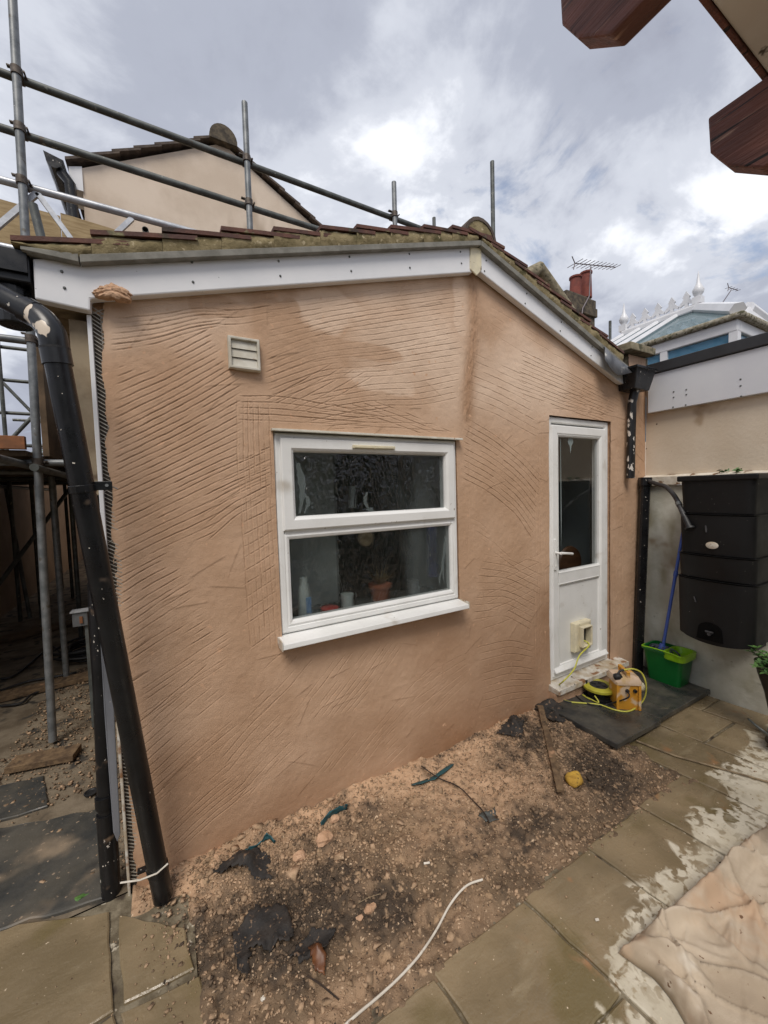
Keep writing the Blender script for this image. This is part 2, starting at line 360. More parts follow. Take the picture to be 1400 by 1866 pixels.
def glass_mat(name, tint, bumpd, bscale, refl=.9, blur=.0, milk=0., stretch=(1,1,.45), milkcol=None):
    m = bpy.data.materials.new(name); m.use_nodes = True; t = m.node_tree; t.nodes.clear(); nn = t.nodes.new; ll = t.links.new
    o = nn('ShaderNodeOutputMaterial'); tr = nn('ShaderNodeBsdfTransparent'); tr.inputs[0].default_value = tint
    gl = nn('ShaderNodeBsdfGlossy'); gl.inputs['Roughness'].default_value = .04 + blur
    lw = nn('ShaderNodeLayerWeight'); lw.inputs[0].default_value = .5      # Schlick, the same from either side of the pane
    pw = nn('ShaderNodeMath'); pw.operation = 'POWER'; pw.inputs[1].default_value = 5.0; ll(lw.outputs['Facing'], pw.inputs[0])
    fr = nn('ShaderNodeMath'); fr.operation = 'MULTIPLY_ADD'; fr.inputs[1].default_value = .96; fr.inputs[2].default_value = .04; ll(pw.outputs[0], fr.inputs[0])
    if bumpd:
        g = nn('ShaderNodeNewGeometry'); mp = nn('ShaderNodeMapping'); mp.inputs['Scale'].default_value = stretch
        ll(g.outputs['Position'], mp.inputs[0]); n = nn('ShaderNodeTexNoise'); n.inputs['Scale'].default_value = bscale
        n.inputs['Detail'].default_value = 2.5; n.inputs['Distortion'].default_value = 2.6; ll(mp.outputs[0], n.inputs['Vector'])
        b = nn('ShaderNodeBump'); b.inputs['Distance'].default_value = bumpd; ll(n.outputs[0], b.inputs['Height'])
        ll(b.outputs[0], gl.inputs['Normal'])
    base = tr
    if blur:
        rf = nn('ShaderNodeBsdfRefraction'); rf.inputs['IOR'].default_value = 1.08; rf.inputs['Roughness'].default_value = blur; rf.inputs[0].default_value = tint
        if bumpd: ll(b.outputs[0], rf.inputs['Normal'])
        mm = nn('ShaderNodeMixShader'); mm.inputs[0].default_value = .55; ll(tr.outputs[0], mm.inputs[1]); ll(rf.outputs[0], mm.inputs[2]); base = mm
    if milk:
        df = nn('ShaderNodeBsdfDiffuse'); df.inputs[0].default_value = milkcol or c(176,190,190)
        mk = nn('ShaderNodeMixShader')
        if bumpd:      # films of condensation and old cleaner, running downwards
            mp2 = nn('ShaderNodeMapping'); mp2.inputs['Scale'].default_value = (1, 1, .35); ll(g.outputs['Position'], mp2.inputs[0])
            n2 = nn('ShaderNodeTexNoise'); n2.inputs['Scale'].default_value = 2.6; n2.inputs['Detail'].default_value = 7; n2.inputs['Distortion'].default_value = .8; ll(mp2.outputs[0], n2.inputs['Vector'])
            r2 = nn('ShaderNodeMapRange'); r2.interpolation_type = 'SMOOTHSTEP'; r2.inputs[1].default_value = .46; r2.inputs[2].default_value = .74; r2.inputs[3].default_value = milk*.35; r2.inputs[4].default_value = milk*5; ll(n2.outputs[0], r2.inputs[0]); ll(r2.outputs[0], mk.inputs[0])
        else: mk.inputs[0].default_value = milk
        ll(base.outputs[0], mk.inputs[1]); ll(df.outputs[0], mk.inputs[2]); base = mk
    mu = nn('ShaderNodeMath'); mu.operation = 'MULTIPLY'; mu.inputs[1].default_value = refl; mu.use_clamp = True; ll(fr.outputs[0], mu.inputs[0])
    ms = nn('ShaderNodeMixShader'); ll(mu.outputs[0], ms.inputs[0]); ll(base.outputs[0], ms.inputs[1]); ll(gl.outputs[0], ms.inputs[2])
    ll(ms.outputs[0], o.inputs[0]); return m
M['glass_obscure'] = glass_mat('obscured_glass', (.9,.94,.94,1), .011, 20, 1.9, .07, .026)
M['glass_inside'] = glass_mat('pane_inner_face', (.97,.98,.98,1), 0, 1, 0.)
M['smear_white'] = glass_mat('white_drip', (.9,.9,.9,1), 0, 1, .3, 0, .5)
M['smear'] = glass_mat('dried_smear', (.9,.9,.9,1), 0, 1, .3, 0, .20)
M['glass'] = glass_mat('clear_glass', (.9,.92,.92,1), 0, 1, 2.3)
M['glass_roof'] = glass_mat('roof_glass', (.45,.62,.66,1), 0, 1, .5, 0, .35, milkcol=c(150,172,178))
M['glass_blue'] = glass_mat('conservatory_glass', (.30,.52,.60,1), 0, 1, 1.0, 0, .5, milkcol=c(112,164,196))
# ------------------------------------------------------------------ GROUND (large sheet), patio, alley floor
mb = MB(); mb.add([(-60,-60,-.16),(60,-60,-.16),(60,60,-.16),(-60,60,-.16)], [(0,1,2,3)])
obj('ground', mb, M['alley_ground'], kind='structure')

# ------------------------------------------------------------------ THE REAR EXTENSION
XL, XR = -.235, 3.878
def roofline(x):
    l = 2.535 + (x + .23) * (3.14 - 2.535) / (1.75 + .23); r = 3.15 - (x - 1.82) * (3.15 - 2.63) / (3.38 - 1.82)
    return np.where(x < 1.785, l, r)
WIN = (.468, 1.632, .985, 2.015); DOOR = (2.527, 3.318, .06, 2.237)
ext = thing('rear_extension', 'single storey gabled extension with combed wet brown render, white window and white door', 'building', (1.8, 0, 0))

def build_render():
    st = .0036; sz_ = .0031
    nx = int((XR - XL)/st) + 1; z0 = -.07; nz = int((3.14 - z0)/sz_) + 1
    xs = XL + np.arange(nx)*st; zs = z0 + np.arange(nz)*sz_
    G = np.zeros((nz, nx)); LIP = np.zeros((nz, nx))
    X, Z = np.meshgrid(xs, zs)
    def w(p): q = onY(p[0], p[1], 0.); return np.array([q[0], q[2]])
    rr = np.random.default_rng(21)
    def smooth1(n, k): 
        a = rr.random(n + 2*k + 2) - .5; a = np.convolve(a, np.hanning(2*k+1)/np.hanning(2*k+1).sum(), 'same')[k:k+n]; return a/(a.std()+1e-6)
    def splat(P, depth, width):
        P = P[(P[:,0] > XL+.008) & (P[:,0] < XR-.01) & (P[:,1] > z0+.01)]
        return P
    def groove(pts, depth=.0042, wid=.0021, wob=.0006, brk=.35):
        pts = np.array(pts); d = np.r_[0, np.cumsum(np.hypot(*np.diff(pts, axis=0).T))]
        if d[-1] < .03: return
        n = int(d[-1]/.0019); t = np.linspace(0, d[-1], n)
        # quadratic-ish smoothing through resample + blur
        x = np.interp(t, d, pts[:,0]); y = np.interp(t, d, pts[:,1])
        k = max(3, min(90, n//4)); ker = np.hanning(2*k+1); ker /= ker.sum()
        xp = np.r_[2*x[0]-x[k:0:-1], x, 2*x[-1]-x[-2:-k-2:-1]]; yp = np.r_[2*y[0]-y[k:0:-1], y, 2*y[-1]-y[-2:-k-2:-1]]
        x = np.convolve(xp, ker, 'valid'); y = np.convolve(yp, ker, 'valid')
        dx = np.gradient(x); dy = np.gradient(y); ln = np.hypot(dx, dy)+1e-9
        wv = smooth1(n, 25)*wob; x = x - dy/ln*wv; y = y + dx/ln*wv
        am = 1 + .16*smooth1(n, 30); am = np.clip(am, .35, 1.5)*np.where(smooth1(n, 60) > -2.05 + (brk-.35)*3.2, 1, .25)
        en = np.minimum(1, np.minimum(np.arange(n), np.arange(n)[::-1])/18.); am = np.convolve(am*en, np.ones(7)/7, 'same')
        rough = 1 + .5*(rr.random(n)-.5)
        for s, arr, sg, off in ((1, G, depth, 0.), (1, LIP, depth*.30, .0048), (-1, LIP, depth*.12, .0046)):
            ox = x - dy/ln*off*s; oy = y + dx/ln*off*s
            ix = np.rint((ox - XL)/st).astype(int); iz = np.rint((oy - z0)/sz_).astype(int)
            for a in (-1, 0, 1):
                for b in (-1, 0, 1):
                    jx, jz = ix + a, iz + b
                    ok = (jx >= 0) & (jx < nx) & (jz >= 0) & (jz < nz)
                    d2 = (XL + jx*st - ox)**2 + (z0 + jz*sz_ - oy)**2
                    val = sg*am*rough*np.exp(-d2/(2*(wid*.62)**2))
                    np.maximum.at(arr, (jz[ok], jx[ok]), val[ok])
    def fan(p1, p2, n, depth=.0040, jit=.0007, skip=.02, tj=.035, brk=.35):
        p1 = [w(p) for p in p1]; p2 = [w(p) for p in p2]; m = len(p1)
        for i in range(n):
            if rr.random() < skip: continue
            f = i/max(1, n-1); L_ = np.array([a*(1-f)+b*f for a, b in zip(p1, p2)]) + rr.normal(0, jit, (1, 2))
            v = L_[1]-L_[0]; L_[0] = L_[0] + v*rr.uniform(-tj, tj); v = L_[-1]-L_[-2]; L_[-1] = L_[-1] + v*rr.uniform(-tj*1.5, tj*1.5)
            groove(L_, depth*rr.uniform(.75, 1.15), brk=brk)
    def flat(px, py, rx, rz, ang=0, amt=1.):     # trowelled-over patch
        q = w((px, py)); dx = X - q[0]; dz = Z - q[1]; ca, sa = math.cos(ang), math.sin(ang)
        d = np.hypot((dx*ca + dz*sa)/rx, (-dx*sa + dz*ca)/rz) + .5*(fbm(X*9, Z*9, 31) - .5)
        k = 1 - amt*np.clip((1.12 - d)/.22, 0, 1); G[:] *= k; LIP[:] *= k
    # --- left part, top band then the long rising sweeps
    fan([(203,580),(280,576),(360,560),(425,566)], [(199,640),(280,628),(350,604),(400,594)], 7)
    fan([(260,548),(330,545),(400,538)], [(240,562),(330,552),(420,552)], 2, .003)
    fan([(380,530),(440,528),(500,520)], [(395,592),(440,592),(500,580)], 6, .005)
    fan([(214,672),(300,640),(385,598)], [(203,780),(320,722),(412,668),(440,650)], 8)
    fan([(203,790),(300,744),(380,700),(440,660)], [(203,945),(290,905),(380,862),(440,836)], 14, .0040)
    fan([(205,955),(290,915),(380,870),(485,822)], [(205,1060),(290,1015),(360,985),(400,965)], 8, .0038)
    fan([(370,905),(420,880),(490,850)], [(380,985),(430,940),(495,905)], 6, .004)
    fan([(400,880),(450,858),(495,838)], [(395,920),(450,885),(495,868)], 3, .003)
    # --- between vent and ridge: long nearly level lines
    fan([(480,556),(600,541),(720,523),(842,508)], [(485,640),(600,604),(720,584),(848,564)], 8, .0034)
    fan([(480,648),(560,614),(700,596),(846,575)], [(482,690),(580,652),(700,640),(846,612)], 5, .0032, brk=.4)
    fan([(480,690),(580,655),(680,648),(842,622)], [(490,735),(600,690),(700,686),(838,668)], 5, .0032, brk=.4)
    fan([(560,722),(680,700),(760,697),(838,680)], [(580,752),(690,738),(770,738),(832,725)], 5, .0032)
    fan([(485,730),(540,700),(620,655)], [(560,760),(620,735),(700,690)], 6, .003, brk=.5)
    # --- cross hatch round the window
    fan([(433,722),(433,820),(438,905)], [(490,735),(493,820),(497,905)], 7, .0058)
    fan([(440,900),(446,1000),(455,1140),(458,1185)], [(494,900),(500,1000),(510,1140),(512,1180)], 7, .0052, brk=.4)
    fan([(432,722),(520,722),(620,742),(700,752)], [(432,765),(520,768),(600,772),(690,778)], 5, .0046)
    fan([(560,768),(640,750),(720,742)], [(600,782),(700,778),(820,786)], 4, .004)
    fan([(680,730),(740,752),(830,790)], [(600,735),(700,765),(770,790)], 4, .0036)
    fan([(440,840),(470,825),(500,812)], [(440,1000),(470,985),(503,965)], 8, .004)
    fan([(440,1020),(470,1002),(506,980)], [(445,1190),(480,1165),(515,1140)], 8, .0036)
    # --- lower left, pressed flatter
    fan([(230,1140),(290,1098),(350,1060)], [(230,1250),(300,1205),(390,1150)], 9, .0036)
    fan([(205,1075),(260,1040),(320,1010)], [(220,1135),(280,1095),(340,1060)], 5, .0042)
    fan([(240,1330),(310,1270),(380,1210)], [(270,1480),(350,1405),(440,1330)], 12, .0028, brk=.6)
    fan([(255,1260),(330,1210),(420,1150)], [(250,1320),(330,1265),(420,1205)], 6, .0026, brk=.6)
    fan([(300,1500),(360,1440),(420,1390)], [(310,1565),(380,1500),(470,1430)], 8, .0030, brk=.5)
    fan([(400,1370),(450,1310),(500,1260)], [(430,1480),(480,1420),(540,1360)], 9, .0026, brk=.6)
    fan([(455,1250),(495,1205),(520,1185)], [(470,1310),(530,1250),(570,1200)], 5, .003)
    fan([(520,1320),(570,1255),(620,1190)], [(640,1300),(690,1240),(740,1165)], 11, .003, brk=.5)
    fan([(560,1420),(600,1370),(640,1320)], [(660,1400),(700,1345),(735,1300)], 9, .0026, brk=.6)
    fan([(690,1320),(740,1260),(800,1200)], [(700,1400),(770,1330),(830,1265)], 8, .0026, brk=.55)
    # --- strip right of the ridge line
    fan([(856,640),(900,660),(955,684)], [(850,735),(900,752),(985,800)], 8, .0036)
    fan([(900,545),(950,575),(1000,610)], [(885,600),(950,640),(1010,672)], 5, .0020, brk=.7)
    fan([(950,640),(1040,682),(1135,735)], [(935,712),(1000,735),(1100,770)], 11, .0042)
    fan([(1010,590),(1060,622),(1120,668)], [(1000,640),(1060,672),(1130,722)], 5, .0026)
    fan([(848,760),(900,790),(950,830),(990,872)], [(842,870),(890,895),(940,935),(972,985)], 11, .0044, brk=.35)
    fan([(850,940),(880,955),(905,985)], [(880,990),(920,1020),(960,1050)], 5, .0026, brk=.6)
    fan([(880,1010),(930,1020),(990,1050)], [(860,1130),(920,1120),(972,1150)], 10, .0038, brk=.4)
    fan([(900,1050),(950,1025),(985,1010)], [(870,1150),(930,1130),(972,1105)], 7, .0034, brk=.45)
    fan([(870,1180),(930,1165),(974,1178)], [(880,1290),(930,1275),(974,1270)], 10, .0042)
    fan([(978,770),(978,1000),(976,1240)], [(997,770),(995,1000),(994,1240)], 5, .0042, brk=.4)
    fan([(845,790),(848,900),(846,1010)], [(866,800),(866,900),(860,1010)], 3, .002, brk=.7)
    fan([(745,1250),(800,1215),(850,1190)], [(750,1330),(800,1290),(860,1235)], 6, .0024, brk=.6)
    # --- beside and above the door, and the pier
    fan([(1015,715),(1060,722),(1120,742)], [(1010,745),(1060,750),(1120,760)], 3, .003)
    fan([(1118,800),(1119,950),(1117,1180)], [(1138,800),(1136,950),(1132,1180)], 4, .0026, brk=.6)
    fan([(1155,650),(1154,720),(1152,790)], [(1178,650),(1176,720),(1174,790)], 6, .0036)
    fan([(1152,745),(1165,760),(1178,778)], [(1148,860),(1160,870),(1175,885)], 9, .003)
    # --- trowel work over the lines
    for a in ((270,655,.11,.05,.3,.9),(520,612,.20,.10,-.2,.55),(640,640,.20,.11,.2,.5),(345,1010,.12,.05,.3,.9),(450,1200,.1,.06,0,.6),(330,1120,.08,.04,.4,.7),
              (900,640,.10,.13,0,.8),(910,870,.05,.08,0,.6),(880,1010,.10,.06,0,.7),(940,720,.07,.05,0,.5),(560,1290,.1,.05,.5,.5),(470,1380,.14,.05,.4,.6),(760,1330,.16,.06,.3,.8),(300,1190,.16,.05,.45,.8),(420,1290,.20,.06,.5,.85),(600,1360,.18,.05,.55,.85),(340,1440,.15,.05,.6,.8),(680,1300,.14,.05,.4,.8),(290,900,.10,.03,.5,.7),(400,1040,.12,.05,.45,.85),(520,1400,.16,.05,.5,.8),(910,1120,.06,.05,0,.8),(930,960,.08,.04,-.3,.7),(480,1240,.14,.05,.4,.8),(700,1230,.09,.05,.3,.5),(350,1330,.10,.05,.4,.5)):
        flat(*a)
    # single deeper nicks and dragged crumbs
    for _ in range(240):
        x = rr.uniform(XL+.05, XR-.1); z = rr.uniform(.05, 2.9); a = rr.normal(.4, .5); l = abs(rr.normal(.012, .014)) + .008
        groove([(x, z), (x+l*.5*math.cos(a), z+l*.5*math.sin(a)), (x+l*math.cos(a+.3), z+l*math.sin(a+.3))], rr.uniform(.002, .0045), brk=.3)
    # large-scale unevenness, trowel laps, grit
    H = (fbm(X*1.3, Z*1.3, 3, 3) - .5)*.020 + (fbm(X*5+Z*1.5, Z*6, 5, 4) - .5)*.0065 + (fbm(X*38, Z*38, 9, 3) - .5)*.0026
    for _ in range(95):                      # lap edges left by the float
        x = rr.uniform(XL, XR); z = rr.uniform(0, 3); a = rr.normal(.45, .5); l = rr.uniform(.04, .12)
        dx = (X-x)*math.cos(a) + (Z-z)*math.sin(a); dz = -(X-x)*math.sin(a) + (Z-z)*math.cos(a) + .03*dx*dx/l
        m = (np.abs(dx) < l) & (dz > -.004) & (dz < .10)
        H[m] += (.0021*np.exp(-np.maximum(dz, 0)/.035)*np.clip((l-np.abs(dx))/(l*.3), 0, 1)*np.clip((dz+.004)/.005, 0, 1))[m]
    H = H + LIP*(.8 + .4*rr.random(LIP.shape)) - G
    # vertical smear under the ridge
    sm = np.exp(-((X - 1.765 - .035*np.sin(Z*5))/.055)**2)*np.clip((Z - 2.0)/.2, 0, 1)
    H = H*(1-.6*sm) + sm*((fbm(X*60, Z*22, 14, 3) - .5)*.012)
    dry = np.clip((fbm(X*1.6, Z*1.6, 40, 4) - .46)*3.6 + (Z - 2.25)*.62, 0, 1)*np.clip((Z-1.9)/.5, 0, 1)
    for (px, py, rx, rz) in ((600,560,.30,.12),(700,690,.28,.10),(840,560,.07,.22),(760,620,.25,.10),(950,720,.16,.08),(855,560,.05,.2)):
        q = w((px, py)); d = np.hypot((X-q[0])/rx, (Z-q[1])/rz) + 1.5*(fbm(X*5, Z*7, 44) - .5); dry = np.maximum(dry, .8*np.clip((1.1-d)/.35, 0, 1))
    for (px, py, rx, rz) in ((400,560,.12,.05),(670,640,.22,.045),(530,560,.06,.06)):
        q = w((px, py)); d = np.hypot((X-q[0])/rx, (Z-q[1])/rz) + .9*(fbm(X*6, Z*6, 47) - .5); dry = dry*(1 - .8*np.clip((1.1-d)/.2, 0, 1))
    dry = np.clip(dry*(1-sm), 0, 1)*.85
    damp = np.clip(sm*.6*(.4+fbm(X*9, Z*5, 50)) + np.clip((fbm(X*1.1, Z*1.4, 60, 5) - .5)*2.8 + (1.15 - Z)*.24, 0, .85), 0, 1)
    edge = np.clip(1-(2.45-Z)/.3,0,1)*0
    damp = np.clip(damp + .5*np.clip((.16 - np.abs(Z-.02))/.16, 0, 1)*fbm(X*4, Z*4, 66), 0, 1)
    # ragged left edge where the bead shows
    # faces kept
    cxs = xs[:-1] + st/2; czs = zs[:-1] + sz_/2; CX, CZ = np.meshgrid(cxs, czs)
    top = np.where(CX > 3.60, 2.845, roofline(CX))
    lft = XL + .012 + .020*fbm(CZ*14, CX*0, 70) + .030*np.clip((CZ-1.55)/1, 0, 1)*fbm(CZ*5, CX*0, 71)
    keep = (CZ < top) & (CX > lft)
    keep &= ~((CX > WIN[0]) & (CX < WIN[1]) & (CZ > WIN[2]-.02) & (CZ < WIN[3]+.012))
    keep &= ~((CX > DOOR[0]) & (CX < DOOR[1]) & (CZ > DOOR[2]) & (CZ < DOOR[3]))
    # roll the left margin and opening edges back a little
    H -= .005*np.clip(1-(X - (XL + .03))/.03, 0, 1)
    # dust-coated cement board kick at the foot
    idx = (np.arange(nz-1)[:, None]*nx + np.arange(nx-1)[None, :])
    q = np.stack([idx, idx+1, idx+nx+1, idx+nx], -1)[keep]
    used = np.zeros(nx*nz, bool); used[q.ravel()] = True
    remap = np.cumsum(used) - 1; q = remap[q]
    co = np.stack([X.ravel() - 1.8, -H.ravel(), Z.ravel()], -1)[used]
    me = bpy.data.meshes.new('rendered_wall')
    me.vertices.add(len(co)); me.vertices.foreach_set('co', co.ravel().astype(np.float32))
    me.loops.add(q.size); me.loops.foreach_set('vertex_index', q.ravel().astype(np.int32))
    me.polygons.add(len(q)); me.polygons.foreach_set('loop_start', (np.arange(len(q))*4).astype(np.int32))
    try: me.polygons.foreach_set('loop_total', np.full(len(q), 4, np.int32))
    except Exception: pass
    for nm, A in (('dry', dry), ('damp', damp)):
        at = me.attributes.new(nm, 'FLOAT', 'POINT'); at.data.foreach_set('value', A.ravel()[used].astype(np.float32))
    me.polygons.foreach_set('use_smooth', np.ones(len(q), bool))
    me.update(); me.validate()
    return link_mesh('rendered_wall', me, M['render'], ext)
build_render()

# masonry behind the render, returns of the openings, side and party walls, inner room
mb = MB()
def wallstrip(x0, x1, z0, z1): mb.box(x0, x1, .012, .10, z0, z1)
wallstrip(XL, WIN[0]-.006, -.15, 2.50); wallstrip(WIN[0]-.006, WIN[1]+.006, -.15, WIN[2]-.03); wallstrip(WIN[0]-.006, WIN[1]+.006, WIN[3]+.02, 2.70)
wallstrip(WIN[1]+.006, DOOR[0]-.006, -.15, 2.72); wallstrip(DOOR[0]-.006, DOOR[1]+.006, DOOR[3]+.012, 2.50); wallstrip(DOOR[1]+.006, XR, -.15, 2.50)
wallstrip(3.61, XR, 2.502, 2.84)
mb.prism([(.2, .012, 2.705), (DOOR[0]-.01, .012, 2.725), (2.8, .012, 2.74), (1.8, .012, 3.09), (1.76, .012, 3.09)], (0, .088, 0))
obj('masonry', mb, M['mortar_lump'], ext)
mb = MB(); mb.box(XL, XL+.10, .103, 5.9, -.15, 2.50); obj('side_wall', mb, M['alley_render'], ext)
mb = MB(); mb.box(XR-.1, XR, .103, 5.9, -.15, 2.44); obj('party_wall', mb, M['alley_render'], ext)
# galvanised mesh of the corner bead showing at the left margin
mb = MB(); rr = random.Random(3)
for i in range(150):
    z = .02 + i*.0163
    for sgn in (1, -1):
        x0, x1 = XL+.002, XL+.048
        za, zb = (z, z+.030) if sgn > 0 else (z+.030, z)
        mb.obox(((x0+x1)/2, .0085+.0015*sgn + rr.uniform(-.001,.001), (za+zb)/2), Vector((x1-x0, 0, zb-za))/2, (0, .0006, 0), Vector((-(zb-za), 0, x1-x0)).normalized()*.0016)
obj('bead_mesh', mb, M['mesh'], ext, fixn=False)
mb = MB(); mb.box(XL-.004, XL+.03, .0085, .0115, -.1, 2.45); obj('corner_backing', mb, M['stone_edge'], ext)
mb = MB(); mb.box(XL-.012, XL+.003, -.012, .04, 1.2, 2.435); obj('corner_trim', mb, M['upvc_clean'], ext, bevel=.002)
mb = MB(); mb.box(XL-.008, XL+.002, -.008, .03, -.02, 1.2); o = obj('corner_trim', mb, M['upvc_dirty'], ext, bevel=.002); o['label'] = 'plaster stained lower length'
mb = MB(); mb.box(XL-.075, XL-.013, .02, .16, 1.72, 2.42); obj('corner_board', mb, M['dirty_board'], ext, bevel=.003)
# downpipe close to the corner, with a flat mottled grey strip before it
mb = MB(); mb.tube([(-.283, .055, 1.36), (-.290, .05, .9), (-.302, .045, .40), (-.305, .042, -.03)], .033, 14); o = obj('corner_downpipe', mb, M['black_spatter'], ext, smooth=True)
mb = MB(); mb.prism([(-.276, .005, 1.335), (-.238, .005, 1.335), (-.248, .0, .8), (-.256, -.002, .27), (-.268, -.002, .24), (-.280, -.002, .29), (-.282, .0, .8)], (0, .012, 0)); q_ = obj('pipe_grey_strip', mb, M['grey_strip'], ext, bevel=.003)
mb = MB(); mb.tube([(-.3055, .042, .36), (-.3075, .042, -.04)], .0355, 14); mb.tube([(-.305, .042, .44), (-.305, .042, .39)], .037, 14); obj('pipe_shoe', mb, M['black_spatter'], o, smooth=True)

# barge boards with their screws
def P3(x, z, y): return (x, y, z)
mb = MB(); mb.prism([P3(-.391, 2.592, -.05), P3(-.393, 2.448, -.05), P3(-.229, 2.437, -.05), P3(-.226, 2.483, -.05), P3(1.752, 3.066, -.05), P3(1.752, 3.217, -.05)], (0, .045, 0))
bl = obj('barge_board', mb, M['upvc_clean'], ext, bevel=.006)
mb = MB(); mb.prism([P3(1.80, 3.221, -.05), P3(1.80, 3.088, -.05), P3(3.372, 2.560, -.05), P3(3.43, 2.552, -.05), P3(3.43, 2.672, -.05)], (0, .045, 0))
brd = obj('barge_board', mb, M['upvc_clean'], ext, bevel=.006)
mb = MB(); mb.prism([P3(1.726, 3.214, -.058), P3(1.722, 3.075, -.058), P3(1.775, 3.047, -.058), P3(1.818, 3.092, -.058), P3(1.818, 3.224, -.058)], (0, .01, 0)); o = obj('ridge_cover', mb, M['cream'], ext, bevel=.004)
scr = MB(); scr.lathe((1.8,0,0), [(.0055, 0), (.0055, .002), (.003, .004)], 8, (0,-1,0)); sme = None
for b_, pts in ((bl, [(113,495),(118,525),(312,475),(508,476),(511,503),(637,468),(640,494),(746,463),(747,488),(839,459),(841,480),(350,478),(352,514)]), (brd, [(886,475),(883,494),(960,535),(957,553),(1023,587),(1021,603),(1079,632),(1077,648)])):
    for p in pts:
        q = onY(p[0], p[1], -.05)
        if sme is None:
            o = obj('screw_cap', scr, M['galv_dark'], b_); sme = o.data
        else:
            o = bpy.data.objects.new('screw_cap', sme); COL.objects.link(o); o.parent = b_
        o.location = Vector((q[0], -.0505, q[2])) - BASE[b_.name]; BASE[o.name] = BASE[b_.name]
# soffit under the left eave and the gutter line
mb = MB(); mb.box(-.388, XL-.001, -.006, 5.8, 2.452, 2.462); obj('soffit', mb, M['dirty_board'], ext)
mb = MB(); mb.box(-.394, -.384, 0, 5.8, 2.463, 2.60); obj('fascia', mb, M['upvc_clean'], ext)
mb = MB()
pr = [(-.058*math.cos(a), -.058*math.sin(a)) for a in np.linspace(0, pi, 9)] + [(.053*math.cos(a)*-1*-1, -.053*math.sin(a)) for a in np.linspace(0, pi, 9)]
mb.prism([(-.462 + p[0], -.06, 2.60 + p[1]) for p in pr], (0, 5.8, 0)); mb.box(-.52, -.404, -.066, -.058, 2.53, 2.605)
gut = obj('gutter', mb, M['black'], ext, smooth=True)
mb = MB(); mb.box(-.53, -.40, -.05, .09, 2.50, 2.615); mb.tube([(-.468, .02, 2.50), (-.468, .02, 2.36)], .052, 16); obj('gutter_outlet', mb, M['black'], gut, bevel=.006)

# undercloak strips, verge mortar and tiles
def lerp2(a, b, t): return (a[0]+(b[0]-a[0])*t, a[1]+(b[1]-a[1])*t)
mb = MB()
mb.prism([P3(-.415, 2.600, -.085), P3(-.415, 2.612, -.085), P3(-.250, 2.628, -.085), P3(-.250, 2.598, -.085)], (0, .14, 0))
mb.prism([P3(-.246, 2.598, -.085), P3(-.246, 2.627, -.085), P3(1.79, 3.252, -.085), P3(1.787, 3.222, -.085)], (0, .16, 0))
mb.prism([P3(1.792, 3.222, -.085), P3(1.796, 3.252, -.085), P3(3.44, 2.690, -.085), P3(3.43, 2.655, -.085)], (0, .16, 0))
obj('undercloak', mb, M['undercloak'], ext, bevel=.002)
left_pts = [(-.439,2.638),(-.208,2.725),(.032,2.806),(.261,2.878),(.491,2.949),(.722,3.021),(.922,3.086),(1.129,3.148),(1.349,3.217),(1.56,3.275),(1.77,3.318)]
right_pts = [(1.80,3.318),(1.991,3.270),(2.208,3.205),(2.433,3.129),(2.678,3.050),(2.911,2.972),(3.14,2.895),(3.36,2.80)]
def baseL(x): return 2.627 + (x+.246)*(3.252-2.627)/(1.79+.246)
def baseR(x): return 3.252 - (x-1.796)*(3.252-2.690)/(3.44-1.796)
tile_me = {}
TW = .30
def tile_mesh(key, L, dz, th=.017):
    """a clay tile seen from the verge: nose at the origin, running +x, rising dz over L, a slight barrel along y"""
    vs = []; ny = 4
    for ix_, (x, z) in enumerate(((0, 0), (L*.5, dz*.52), (L, dz))):
        for s_ in (0, -th):
            for j in range(ny+1):
                vs.append((x, TW*j/ny - .002, z + s_ + .010*math.sin(pi*j/ny)))
    n = ny+1; fs = []
    for i in range(2):
        a, b = i*2*n, (i+1)*2*n
        for j in range(ny):
            fs.append((a+j, a+j+1, b+j+1, b+j)); fs.append((a+n+j, b+n+j, b+n+j+1, a+n+j+1))
        fs.append((a, b, b+n, a+n)); fs.append((a+ny, a+n+ny, b+n+ny, b+ny))
    for j in range(ny):
        fs.append((j, n+j, n+j+1, j+1)); b = 4*n; fs.append((b+j, b+j+1, b+n+j+1, b+n+j))
    me = bpy.data.meshes.new('roof_tile'); me.from_pydata(vs, [], fs); me.materials.append(M['tile']); return me
rt = random.Random(5)
